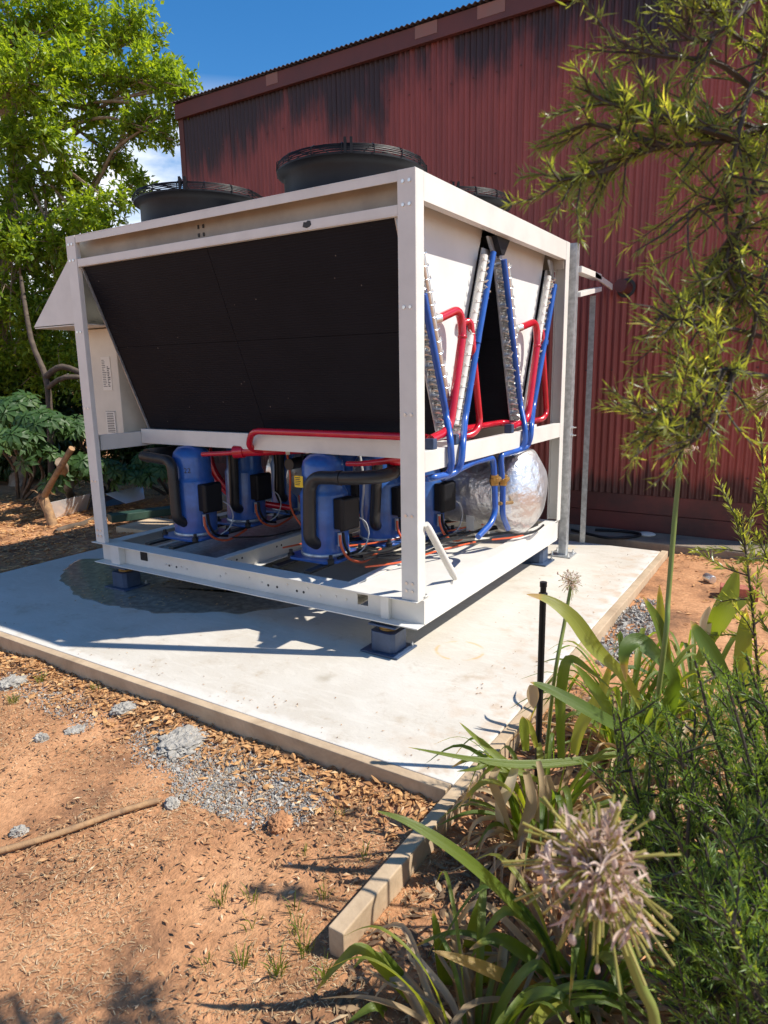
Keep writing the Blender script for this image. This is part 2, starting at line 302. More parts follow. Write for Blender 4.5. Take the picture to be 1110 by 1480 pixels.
def foilmat():
    M = bpy.data.materials.new('foil_wrap'); M.use_nodes = True; t = M.node_tree; b = t.nodes['Principled BSDF']
    b.inputs['Base Color'].default_value = (0.80, 0.80, 0.81, 1); b.inputs['Metallic'].default_value = 0.8; b.inputs['Roughness'].default_value = 0.33
    g = N(t, 'ShaderNodeTexCoord')
    n = N(t, 'ShaderNodeTexVoronoi'); n.feature = 'SMOOTH_F1'; n.inputs['Scale'].default_value = 9
    n2 = N(t, 'ShaderNodeTexNoise'); n2.inputs['Scale'].default_value = 18; n2.inputs['Detail'].default_value = 6
    t.links.new(g.outputs['Object'], n.inputs['Vector']); t.links.new(g.outputs['Object'], n2.inputs['Vector'])
    a = N(t, 'ShaderNodeMath', operation='ADD'); t.links.new(n.outputs['Distance'], a.inputs[0]); t.links.new(n2.outputs['Fac'], a.inputs[1])
    bp = N(t, 'ShaderNodeBump'); bp.inputs['Strength'].default_value = 0.55; bp.inputs['Distance'].default_value = 0.03
    t.links.new(a.outputs[0], bp.inputs['Height']); t.links.new(bp.outputs[0], b.inputs['Normal'])
    return M
FOIL = foilmat()
def watermat():
    M = bpy.data.materials.new('puddle_water'); M.use_nodes = True; t = M.node_tree; b = t.nodes['Principled BSDF']
    g = N(t, 'ShaderNodeTexCoord'); n = N(t, 'ShaderNodeTexNoise'); n.inputs['Scale'].default_value = 22; n.inputs['Detail'].default_value = 8
    t.links.new(g.outputs['Object'], n.inputs['Vector'])
    r = N(t, 'ShaderNodeValToRGB'); r.color_ramp.elements[0].position = 0.4; r.color_ramp.elements[0].color = (0.20, 0.175, 0.14, 1); r.color_ramp.elements[1].position = 0.75; r.color_ramp.elements[1].color = (0.36, 0.32, 0.26, 1)
    t.links.new(n.outputs['Fac'], r.inputs[0]); t.links.new(r.outputs[0], b.inputs['Base Color'])
    b.inputs['Roughness'].default_value = 0.16; b.inputs['Specular IOR Level'].default_value = 0.4
    n2 = N(t, 'ShaderNodeTexNoise'); n2.inputs['Scale'].default_value = 14; t.links.new(g.outputs['Object'], n2.inputs['Vector'])
    bp = N(t, 'ShaderNodeBump'); bp.inputs['Strength'].default_value = 0.12; bp.inputs['Distance'].default_value = 0.01
    t.links.new(n2.outputs['Fac'], bp.inputs['Height']); t.links.new(bp.outputs[0], b.inputs['Normal'])
    return M
WATER = watermat()

# ------------------------------------------------------------------ mesh helpers
class MB:
    def __init__(s): s.v = []; s.f = []; s.r = []; s.acr = None
    def add(s, vs, fs, rnd=None):
        o = len(s.v); s.v.extend([tuple(v) for v in vs]); s.f.extend([tuple(i + o for i in f) for f in fs])
        s.r.extend([rnd if rnd is not None else 0.5] * len(vs)); return s
    def box(s, x0, x1, y0, y1, z0, z1):
        return s.add([(x0,y0,z0),(x1,y0,z0),(x1,y1,z0),(x0,y1,z0),(x0,y0,z1),(x1,y0,z1),(x1,y1,z1),(x0,y1,z1)],
                     [(0,3,2,1),(4,5,6,7),(0,1,5,4),(1,2,6,5),(2,3,7,6),(3,0,4,7)])
    def hexa(s, a, b):   # two quads joined
        return s.add(list(a) + list(b), [(0,3,2,1),(4,5,6,7),(0,1,5,4),(1,2,6,5),(2,3,7,6),(3,0,4,7)])
    def prism(s, poly, ax, lo, hi):  # poly in the two other axes, extruded along ax
        def mk(p, h):
            return {0: (h, p[0], p[1]), 1: (p[0], h, p[1]), 2: (p[0], p[1], h)}[ax]
        n = len(poly); vs = [mk(p, lo) for p in poly] + [mk(p, hi) for p in poly]
        return s.add(vs, [tuple(range(n - 1, -1, -1)), tuple(range(n, 2 * n))] + [(i, (i + 1) % n, n + (i + 1) % n, n + i) for i in range(n)])
    def tube(s, pts, r, n=10, cap=True, smooth=0, rnd=None):
        P = [Vector(p) for p in pts]
        rs = list(r) if hasattr(r, '__len__') else [r] * len(P)
        if smooth and len(P) > 2:
            Q = []; q = []
            for i in range(len(P) - 1):
                p0 = P[max(i - 1, 0)]; p1 = P[i]; p2 = P[i + 1]; p3 = P[min(i + 2, len(P) - 1)]
                for k in range(smooth):
                    t = k / smooth
                    Q.append(0.5 * (2 * p1 + (p2 - p0) * t + (2 * p0 - 5 * p1 + 4 * p2 - p3) * t * t + (3 * p1 - p0 - 3 * p2 + p3) * t ** 3))
                    q.append(rs[i] * (1 - t) + rs[i + 1] * t)
            Q.append(P[-1]); q.append(rs[-1]); P, rs = Q, q
        vs = []; fs = []
        T = [(P[min(i + 1, len(P) - 1)] - P[max(i - 1, 0)]).normalized() for i in range(len(P))]
        u = T[0].orthogonal().normalized()
        for i, p in enumerate(P):
            u = (u - T[i] * u.dot(T[i]))
            u = u.normalized() if u.length > 1e-6 else T[i].orthogonal().normalized()
            w_ = T[i].cross(u)
            for k in range(n):
                a = 2 * math.pi * k / n; vs.append(p + (u * math.cos(a) + w_ * math.sin(a)) * rs[i])
        for i in range(len(P) - 1):
            for k in range(n):
                fs.append((i * n + k, i * n + (k + 1) % n, (i + 1) * n + (k + 1) % n, (i + 1) * n + k))
        if cap: fs.append(tuple(range(n - 1, -1, -1))); fs.append(tuple(range(len(vs) - n, len(vs))))
        return s.add(vs, fs, rnd)
    def bent(s, pts, r, rad=0.05, n=12, seg=6):   # straight pipe runs joined by round elbows
        P = [Vector(p) for p in pts]; Q = [P[0]]
        for i in range(1, len(P) - 1):
            a = (P[i - 1] - P[i]); b = (P[i + 1] - P[i]); d = min(rad, a.length * 0.49, b.length * 0.49)
            A = P[i] + a.normalized() * d; B = P[i] + b.normalized() * d
            for k in range(seg + 1):
                t = k / seg; Q.append(A * (1 - t) ** 2 + P[i] * 2 * t * (1 - t) + B * t * t)
        Q.append(P[-1]); return s.tube(Q, r, n)
    def lathe(s, prof, c, n=32, axis=2, cap=True):
        vs = []; fs = []; c = Vector(c)
        for (r, h) in prof:
            for k in range(n):
                a = 2 * math.pi * k / n; x, y = r * math.cos(a), r * math.sin(a)
                vs.append(c + (Vector((x, y, h)) if axis == 2 else Vector((h, x, y)) if axis == 0 else Vector((y, h, x))))
        for i in range(len(prof) - 1):
            for k in range(n): fs.append((i * n + k, i * n + (k + 1) % n, (i + 1) * n + (k + 1) % n, (i + 1) * n + k))
        if cap: fs.append(tuple(range(n - 1, -1, -1))); fs.append(tuple(range(len(vs) - n, len(vs))))
        return s.add(vs, fs)
    def torus(s, c, R_, r, n=40, k=6, axis=2, a0=0, a1=2 * math.pi):
        c = Vector(c); pts = []
        full = abs(a1 - a0 - 2 * math.pi) < 1e-6
        for i in range(n + 1):
            a = a0 + (a1 - a0) * i / n; x, y = R_ * math.cos(a), R_ * math.sin(a)
            pts.append(c + (Vector((x, y, 0)) if axis == 2 else Vector((0, x, y))))
        return s.tube(pts, r, k, cap=not full)
    def leaf(s, base, d, nrm, L, W, rnd, fold=0.25, droop=0.15):   # six vertex folded leaf
        d = d.normalized(); sd = d.cross(nrm)
        sd = sd.normalized() if sd.length > 1e-5 else d.orthogonal().normalized()
        up = sd.cross(d)
        a = base; m_ = base + d * L * 0.5 - up * W * fold; t = base + d * L - up * L * droop
        l = base + d * L * 0.45 + sd * W * 0.5; r = base + d * L * 0.45 - sd * W * 0.5
        return s.add([a, l, m_, r, t], [(0, 1, 2), (0, 2, 3), (1, 4, 2), (2, 4, 3)], rnd)
    def strap(s, pts, w, rnd=0.5, keel=0.22, face=None, tip=0.5, smooth=5, dry=0.0):   # strap leaf: three verts across
        P = [Vector(p) for p in pts]
        Q = []
        for i in range(len(P) - 1):
            p0 = P[max(i - 1, 0)]; p1 = P[i]; p2 = P[i + 1]; p3 = P[min(i + 2, len(P) - 1)]
            for k in range(smooth):
                t = k / smooth
                Q.append(0.5 * (2 * p1 + (p2 - p0) * t + (2 * p0 - 5 * p1 + 4 * p2 - p3) * t * t + (3 * p1 - p0 - 3 * p2 + p3) * t ** 3))
        Q.append(P[-1]); n = len(Q); vs = []
        ref = face if face is not None else Vector((random.uniform(-0.6, 0.6), random.uniform(-0.6, 0.6), 1))
        for i, p in enumerate(Q):
            T = (Q[min(i + 1, n - 1)] - Q[max(i - 1, 0)]).normalized(); f = i / (n - 1)
            sd = T.cross(ref); sd = sd.normalized() if sd.length > 0.05 else T.orthogonal().normalized(); up = sd.cross(T)
            ww = w * (0.62 + 0.38 * min(1, f / 0.35)) * (1 if f < tip else (1 - ((f - tip) / (1.0001 - tip)) ** 1.6) * 0.97 + 0.03)
            for c_ in (-1, -0.5, 0, 0.5, 1):
                vs.append(p - sd * ww / 2 * c_ + up * ww * keel * abs(c_) ** 1.3 * (1 - 0.5 * f))
        fs = []
        for i in range(n - 1):
            for k in range(4): fs.append((5 * i + k, 5 * i + k + 1, 5 * i + 6 + k, 5 * i + 5 + k))
        if s.acr is None: s.acr = []
        if len(s.acr) < len(s.v): s.acr += [0.5] * (len(s.v) - len(s.acr))
        s.acr += [c_ + rnd * 7 for _ in Q for c_ in (-1, -0.5, 0, 0.5, 1)]
        if dry:
            o_ = len(s.v); s.add(vs, fs, rnd)
            for i in range(n):
                f = i / (n - 1) + 0.02 * noise.noise(Q[i] * 40)
                k_ = max(0, min(1, (f - (1 - dry)) / (0.35 * dry)))
                for k in range(5): s.r[o_ + 5 * i + k] = rnd * (1 - k_) + k_ * 0.98
            return s
        return s.add(vs, fs, rnd)
    def mesh(s, name, m, smooth=False):
        me = bpy.data.meshes.new(name); me.from_pydata(s.v, [], s.f)
        if m: me.materials.append(m)
        a = me.attributes.new('rnd', 'FLOAT', 'POINT'); a.data.foreach_set('value', np.array(s.r, dtype=np.float32))
        if s.acr is not None:
            a = me.attributes.new('acr', 'FLOAT', 'POINT'); a.data.foreach_set('value', np.array(s.acr, dtype=np.float32))
        if smooth: me.polygons.foreach_set('use_smooth', [True] * len(me.polygons))
        me.update(); return me
    def build(s, name, m, parent=None, smooth=False, bevel=0.0, solid=0.0, kind=None, loc=None):
        o = bpy.data.objects.new(name, s.mesh(name, m, smooth)); COL.objects.link(o)
        if parent: 
            o.parent = parent
            p = parent; off = Vector((0, 0, 0))
            while p: off += p.location; p = p.parent
            o.location = -off
        if solid:
            q = o.modifiers.new('solid', 'SOLIDIFY'); q.thickness = solid; q.offset = 0
        if bevel:
            q = o.modifiers.new('bevel', 'BEVEL'); q.width = bevel; q.segments = 2; q.limit_method = 'ANGLE'; q.angle_limit = R(50)
        if smooth and smooth != 'flat':
            q = o.modifiers.new('edges', 'EDGE_SPLIT'); q.split_angle = R(50)
        if kind: o['kind'] = kind
        return o
def tag(o, label=None, cat=None, group=None, kind=None):
    for k, v in (('label', label), ('category', cat), ('group', group), ('kind', kind)):
        if v: o[k] = v
    return o
def empty(name, loc, label, cat, group=None):
    o = bpy.data.objects.new(name, None); COL.objects.link(o); o.location = loc; o.empty_display_size = 0.1
    return tag(o, label, cat, group)
def share(o, parent, dloc):   # copy of a part (with its children) under another parent
    c = o.copy(); COL.objects.link(c); c.parent = parent; c.location = Vector(o.location) + Vector(dloc)
    for ch in o.children:
        d = ch.copy(); COL.objects.link(d); d.parent = c
    return c
def rv(): return Vector((random.gauss(0, 1), random.gauss(0, 1), random.gauss(0, 1))).normalized()

# ================================================================== GROUND
SX0, SX1, SY0, SY1 = -3.55, 0.645, -0.884, 2.85
def gz(x, y):
    n1 = noise.noise(Vector((x * 0.9, y * 0.9, 3.1))) * 0.020 + noise.noise(Vector((x * 4, y * 4, 1.7))) * 0.009 + noise.noise(Vector((x * 13, y * 13, 5.2))) * 0.0045
    b = -0.095
    if x > 0.7: b = -0.085 + 0.03 * min(1, max(0, (y + 0.5) / 2))
    if x < SX0: b = -0.06
    if SX0 + 0.02 < x < SX1 - 0.02 and SY0 + 0.02 < y < SY1 - 0.02: return -0.2
    if y < SY0 and x < SX1 + 0.1: b += 0.034 * math.exp(-((y + 0.95) / 0.09) ** 2) * (0.7 + 0.6 * noise.noise(Vector((x * 3, 0, 4))))   # litter drift against the board
    return b + n1
def axisvals(lo, hi, step, far):
    a = list(np.arange(lo, hi, step)); q = hi
    up = []; d = step
    while q < far: up.append(q); d *= 1.35; q += d
    up.append(far); dn = []; q = lo; d = step
    while q > -far: d *= 1.35; q -= d; dn.append(q)
    dn.append(-far - 5)
    return sorted(set([round(float(v), 4) for v in a + up + dn]))
gx = axisvals(-4.6, 2.7, 0.026, 150); gy = axisvals(-2.9, 3.1, 0.026, 150)
g = MB(); nx, ny = len(gx), len(gy)
g.v = [(x, y, gz(x, y)) for y in gy for x in gx]; g.r = [0.5] * len(g.v)
g.f = [(j * nx + i, j * nx + i + 1, (j + 1) * nx + i + 1, (j + 1) * nx + i) for j in range(ny - 1) for i in range(nx - 1)]
g.build('ground', SOIL, smooth=False, kind='structure')

slab = MB().box(SX0, SX1, SY0, SY1, -0.12, 0.0).build('concrete_slab', CONC, bevel=0.006, kind='structure')
# puddle: outline follows the wet edge
out_px = [(128,806),(112,810),(100,818),(92,829),(89,838),(92,847),(104,857),(119,863),(140,870),(161,875),(190,879),(226,883),(262,886),(300,885),(345,886),(385,883),(430,878),(455,860)]
pp = [onz(*q) for q in out_px]
pp = [Vector((p.x, p.y, 0)) for p in pp] + [Vector(q) for q in ((-0.75, 0.55, 0), (-1.2, 0.8, 0), (-2.0, 0.95, 0), (-2.7, 0.8, 0), (-3.1, 0.55, 0))]
pd = MB(); Q = []
for i in range(len(pp)):
    p0, p1, p2, p3 = pp[i - 1], pp[i], pp[(i + 1) % len(pp)], pp[(i + 2) % len(pp)]
    for k in range(6):
        t = k / 6
        q = 0.5 * (2 * p1 + (p2 - p0) * t + (2 * p0 - 5 * p1 + 4 * p2 - p3) * t * t + (3 * p1 - p0 - 3 * p2 + p3) * t ** 3)
        q += Vector((noise.noise(q * 9), noise.noise(q * 9 + Vector((4, 4, 4))), 0)) * 0.035 + Vector((noise.noise(q * 3.5), noise.noise(q * 3.5 + Vector((4, 4, 4))), 0)) * 0.06
        Q.append(q)
cen = sum(Q, Vector()) / len(Q); n = len(Q)
pd.add([(cen.x, cen.y, 0.004)] + [(cen.x + (q.x - cen.x) * 0.985, cen.y + (q.y - cen.y) * 0.985, 0.004) for q in Q] + [(q.x, q.y, 0.0012) for q in Q],
       [(0, 1 + i, 1 + (i + 1) % n) for i in range(n)] + [(1 + i, 1 + n + i, 1 + n + (i + 1) % n, 1 + (i + 1) % n) for i in range(n)])
pd.build('puddle', WATER, kind='structure')

# timber formwork
def plank(name, p0, p1, w_, z0, z1, label, cat, m=TIMBER, nseg=14):
    p0 = Vector(p0); p1 = Vector(p1); d = (p1 - p0).normalized(); s_ = Vector((-d.y, d.x, 0)); b = MB(); vs = []
    for i in range(nseg + 1):
        p = p0.lerp(p1, i / nseg); j = noise.noise(p * 2.0) * 0.004
        for (a, z) in ((0, z0), (w_, z0), (w_, z1 + j), (0, z1 + j)): vs.append(p + s_ * (a + j * 0.7) + Vector((0, 0, z)))
    fs = []
    for i in range(nseg):
        for k in range(4): fs.append((4 * i + k, 4 * i + (k + 1) % 4, 4 * i + 4 + (k + 1) % 4, 4 * i + 4 + k))
    fs += [(3, 2, 1, 0), tuple(range(4 * nseg, 4 * nseg + 4))]
    b.add(vs, fs)
    bm = bmesh.new(); me = b.mesh(name, m); bm.from_mesh(me); bmesh.ops.recalc_face_normals(bm, faces=bm.faces); bm.to_mesh(me); bm.free()
    o = bpy.data.objects.new(name, me); COL.objects.link(o)
    q = o.modifiers.new('bevel', 'BEVEL'); q.width = 0.004; q.segments = 2; q.limit_method = 'ANGLE'
    return tag(o, label, cat)
plank('timber_edging', (0.640, -0.889, 0), (-3.9, -0.889, 0), 0.045, -0.15, 0.002, 'pine timber edging board along the front of the concrete slab', 'timber board')
plank('timber_edging', (0.70, -1.635, 0), (0.70, 2.87, 0), 0.05, -0.16, 0.004, 'pine timber edging board running past the slab corner towards the plants', 'timber board')

# kerb along the shed, shed
MB().box(-5.3, 6.0, 3.06, 3.45, -0.3, 0.015).build('concrete_kerb', KERB, bevel=0.012)
tag(bpy.data.objects['concrete_kerb'], 'stained concrete footing strip at the base of the red shed', 'kerb')
WX0, WX1, WY = -5.22, 1.50, 3.45
ZT = 4.52
shed = empty('shed', (WX0, WY, 0), 'red corrugated iron shed with black mould under its eave', 'shed')
def corr(x0, x1, z0, z1, y, amp=0.0105, pitch=0.0585, per=8):
    b = MB(); n_ = int(round((x1 - x0) / pitch * per)); zs = [z0 + (z1 - z0) * i / 3 for i in range(4)]
    for i in range(n_ + 1):
        x = x0 + (x1 - x0) * i / n_; yy = y - amp * math.cos(2 * math.pi * (x - WX0) / pitch)
        for z in zs: b.v.append((x, yy, z)); b.r.append(0.5)
    for i in range(n_):
        for k in range(3): b.f.append((i * 4 + k, (i + 1) * 4 + k, (i + 1) * 4 + k + 1, i * 4 + k + 1))
    return b
sheetw = 0.0585 * 13; x = WX0; k = 0
while x < WX1 - 0.02:
    x1 = min(x + sheetw + 0.0585 * 0.5, WX1)
    corr(x, x1, 0.345, ZT, WY + (0.0015 if k % 2 else -0.0015)).build('wall_sheet', REDW, shed, smooth='flat')
    x += sheetw; k += 1
# screws
sc = MB()
for z in (0.55, 1.45, 2.35, 3.25, 4.1):
    for i in range(int((WX1 - WX0) / (0.0762 * 3))):
        xx = WX0 + 0.0762 * 3 * i
        sc.lathe([(0.009, 0), (0.0085, -0.004), (0.003, -0.007)], (xx, WY - 0.0105, z), 6, axis=1)
sc.build('wall_screws', REDF, shed, kind='stuff')
for i, (z0, z1) in enumerate(((0.0, 0.17), (0.174, 0.343))):
    for a in range(3):
        xa = WX0 + a * 2.25; xb = min(xa + 2.245, WX1)
        MB().box(xa, xb, WY + 0.015 - 0.006 * i, WY + 0.045, z0, z1).build('base_board', REDB, shed, bevel=0.004)
# side walls, back, roof
MB().box(WX1, WX1 + 0.04, WY + 0.02, WY + 6.0, 0.0, ZT).build('side_wall', REDB, shed)
MB().box(WX0 + 0.002, WX0 + 0.04, WY + 0.05, WY + 6.0, 0.0, ZT).build('side_wall', REDB, shed)
MB().box(WX0 + 0.04, WX1, WY + 5.96, WY + 6.0, 0.0, ZT).build('back_wall', REDB, shed)
corner = MB().box(WX0 - 0.02, WX0 + 0.06, WY - 0.022, WY - 0.012, 0.34, ZT).build('corner_flashing', REDF, shed)
MB().box(WX0 - 0.03, WX1 + 0.06, WY - 0.06, WY - 0.035, ZT - 0.03, ZT + 0.13).build('fascia', REDF, shed, bevel=0.003)
for (pa, pb, py) in ((385, 402, 122), (600, 632, 48), (690, 730, 18)):
    A = on(pa, py, 1, WY - 0.06).x; B = on(pb, py, 1, WY - 0.06).x
    MB().box(A, B, WY - 0.064, WY - 0.0605, ZT + 0.02, ZT + 0.128).build('flaked_patch', FADED, shed)
MB().box(WX0 - 0.03, WX1 + 0.06, WY - 0.035, WY - 0.012, ZT - 0.03, ZT - 0.012).build('eave_soffit', REDF, shed)
rf = MB(); pitch = 0.0585; per = 6; n_ = int((WX1 - WX0 + 0.12) / pitch * per)
for i in range(n_ + 1):
    xx = WX0 - 0.05 + i * pitch / per; dz = 0.0085 * math.cos(2 * math.pi * xx / pitch)
    for (yy, z) in ((WY - 0.10, ZT + 0.145), (WY + 3.0, ZT + 0.70), (WY + 6.1, ZT + 0.145)): rf.v.append((xx, yy, z + dz)); rf.r.append(.5)
for i in range(n_):
    for k in range(2): rf.f.append((i * 3 + k, (i + 1) * 3 + k, (i + 1) * 3 + k + 1, i * 3 + k + 1))
rf.build('roof', ROOFM, shed, solid=0.004)
# pipe into the wall
MB().tube([(0.11, 3.30, 2.15), (0.12, 3.46, 2.14)], 0.055, 20).build('wall_pipe', REDF, shed, smooth=True)
MB().lathe([(0.056, 0), (0.08, 0), (0.08, 0.006), (0.056, 0.006)], (0.125, 3.434, 2.14), 24, axis=1, cap=False).build('pipe_hole', INK, shed)

# ================================================================== CHILLER
L, W, H = 2.62, 2.25, 2.355
ch = empty('chiller', (0, 0, 0.17), 'large white framed air cooled chiller with black coils and fans on the slab', 'chiller')
def part(b, name, m, **k): return b.build(name, m, ch, **k)
# posts (angle section)
def post(x, y, sx, sy):
    b = MB(); x1 = x + sx * 0.095; y1 = y + sy * 0.08; t = 0.006
    xa, xb = sorted((x, x1)); b.box(xa, xb, *sorted((y, y + sy * t)), 0.31, H - 0.003)
    ya, yb = sorted((y + sy * t, y1)); b.box(*sorted((x, x + sx * t)), ya, yb, 0.31, H - 0.003)
    # inner lip
    b.box(*sorted((x1 - sx * t, x1)), *sorted((y + sy * t, y + sy * 0.035)), 0.31, H - 0.003)
    o = part(b, 'post', WHITE, bevel=0.002)
    h = MB()
    for z in (0.36, 0.40, 0.75, 1.25, 1.75, 2.2, 2.3):
        for dx in (0.03, 0.065):
            h.lathe([(0.0085, 0), (0.008, -0.005 * sy)], (x + sx * dx, y, z), 8, axis=1)
    h.build('bolt', SILVER, o, kind='stuff')
    return o
post(0, 0, -1, 1); post(-L, 0, 1, 1); post(0, W, -1, -1); post(-L, W, 1, -1)
# top beams: lipped channels opening outward on the long sides
def top_long(y, s):
    b = MB(); xa, xb = -L + 0.097, -0.097
    yo = y + s * 0.004
    b.box(xa, xb, *sorted((yo, yo + s * 0.09)), 2.346, 2.352)          # top flange
    b.box(xa, xb, *sorted((yo, yo + s * 0.005)), 2.305, 2.346)         # top lip
    part(MB().box(xa - 0.085, xb + 0.085, *sorted((yo + s * 0.085, yo + s * 0.09)), 2.165, 2.345), 'beam_web', WEB_SHADE)
    b.box(xa, xb, *sorted((yo, yo + s * 0.085)), 2.158, 2.164)         # bottom flange
    b.box(xa, xb, *sorted((yo, yo + s * 0.005)), 2.164, 2.206)         # bottom lip
    return part(b, 'top_beam', WHITE, bevel=0.0015)
tb = top_long(0, 1); top_long(W, -1)
h = MB()
for dz in (2.235, 2.28):
    for dx in (-1.49, -1.45): h.box(dx, dx + 0.012, 0.084, 0.0885, dz, dz + 0.02)
h.build('slot', INK, tb)
MB().prism([(-0.655, 2.176), (-0.63, 2.168), (-0.612, 2.172), (-0.60, 2.182), (-0.605, 2.2), (-0.622, 2.203), (-0.632, 2.196), (-0.648, 2.199), (-0.652, 2.187)], 1, 0.0025, 0.0038).build('scuff_mark', INK, tb)
part(MB().box(-0.006, -0.001, 0.082, W - 0.082, 2.225, H - 0.004).box(-0.085, -0.006, 0.095, W - 0.095, H - 0.01, H - 0.004).box(-0.05, -0.006, 0.095, W - 0.095, 2.225, 2.231), 'top_beam', WHITE, bevel=0.001)
part(MB().box(-L + 0.001, -L + 0.006, 0.082, W - 0.082, 2.16, H - 0.004), 'top_beam', WHITE)
part(MB().box(-L + 0.08, -0.086, 0.096, W - 0.096, 2.335, 2.349), 'deck_plate', PANEL)
# base frame
fb = MB()
fb.box(-L, -0.405, 0.045, 0.051, 0.176, 0.304).box(-0.335, 0.012, 0.045, 0.051, 0.176, 0.304)
fb.box(-0.405, -0.335, 0.045, 0.051, 0.176, 0.215).box(-0.405, -0.335, 0.045, 0.051, 0.275, 0.304)
fb.box(-L - 0.04, 0.0, -0.012, 0.11, 0.304, 0.3095).box(-L, 0.012, -0.03, 0.045, 0.170, 0.176).box(-L, 0.012, 0.0512, 0.10, 0.170, 0.176)
b1 = part(fb, 'base_beam', WHITE, bevel=0.001)
st = MB().box(-2.46, -2.37, -0.008, 0.044, 0.1765, 0.3035).build('stiffener', WHITE, b1, bevel=0.002)
MB().box(-0.235, -0.185, 0.012, 0.044, 0.1765, 0.3035).build('stiffener', WHITE, b1, bevel=0.002)
MB().box(-2.20, -2.135, 0.038, 0.0447, 0.225, 0.29).build('name_plate', BLACKP, b1)
h = MB()
for x in (-1.95,-1.9,-1.8,-1.75,-1.45,-1.40,-1.2,-1.1,-0.9,-0.75,-0.66,-0.55,-0.48):
    h.lathe([(0.007, 0), (0.006, -0.005)], (x, 0.045, 0.235 + 0.015 * math.sin(x * 40)), 8, axis=1)
h.build('bolt', SILVER, b1, kind='stuff')
h = MB()
for x in (-1.92,-1.85,-1.05,-0.98,-0.83,-0.78): h.lathe([(0.008, 0), (0.008, -0.001)], (x, 0.0448, 0.222), 10, axis=1)
h.build('hole', INK, b1, kind='stuff')
part(MB().box(-L, 0.0, W - 0.05, W - 0.044, 0.17, 0.31).box(-L, 0, W - 0.11, W - 0.051, 0.304, 0.31), 'base_beam', WHITE)
part(MB().box(-0.006, 0.0, 0.058, W - 0.06, 0.160, 0.318).box(-0.08, -0.0065, 0.115, W - 0.115, 0.312, 0.318).box(-0.08, -0.0065, 0.115, W - 0.115, 0.160, 0.166), 'base_beam', WHITE, bevel=0.001)
part(MB().box(-L, -L + 0.006, 0.055, W - 0.06, 0.170, 0.303).box(-L + 0.007, -L + 0.09, 0.115, W - 0.115, 0.297, 0.303), 'base_beam', WHITE)
for x in (-1.56, -0.52):
    c = MB().box(x, x + 0.006, 0.055, W - 0.055, 0.172, 0.3035).box(x + 0.007, x + 0.06, 0.115, W - 0.115, 0.297, 0.303).box(x + 0.007, x + 0.06, 0.115, W - 0.115, 0.172, 0.178)
    o = part(c, 'cross_beam', WHITE)
    h = MB()
    for y in (0.25, 0.3, 0.35, 0.7, 0.75, 1.2): h.lathe([(0.008, 0), (0.008, 0.0015)], (x + 0.006, y, 0.25), 8, axis=0)
    h.build('hole', INK, o, kind='stuff')
part(MB().box(-0.5, -0.085, 0.115, 1.25, 0.285, 0.294), 'floor_plate', WHITE)
part(MB().box(-2.45, -1.62, 0.12, 2.1, 0.20, 0.206), 'drip_tray', GALV)
for xr in (-2.22, -1.98, -1.05, -0.81):
    part(MB().box(xr - 0.025, xr + 0.025, 0.118, W - 0.12, 0.3096, 0.325), 'compressor_rail', BLACKR, bevel=0.002)
# mid rails
part(MB().box(-0.045, -0.001, 0.082, W - 0.082, 0.96, 1.065), 'mid_rail', WHITE, bevel=0.002)
part(MB().box(-L + 0.002, -L + 0.045, 0.082, W - 0.082, 0.955, 1.06), 'mid_rail', WHITE, bevel=0.002)
part(MB().box(-L + 0.05, -0.05, 0.42, 0.50, 0.975, 1.08), 'coil_support_rail', WHITE, bevel=0.002)
part(MB().box(-L + 0.05, -0.05, 1.72, 1.80, 0.975, 1.08), 'coil_support_rail', WHITE, bevel=0.002)
# brace in the near corner
br = MB(); A = Vector((0.008, 0.075, 0.70)); B = Vector((0.012, 0.40, 0.33))
br.tube([A, A.lerp(B, 0.08), A.lerp(B, 0.9), B], [0.016, 0.02, 0.02, 0.015], 10)
part(br, 'brace', WHITE, smooth=True)

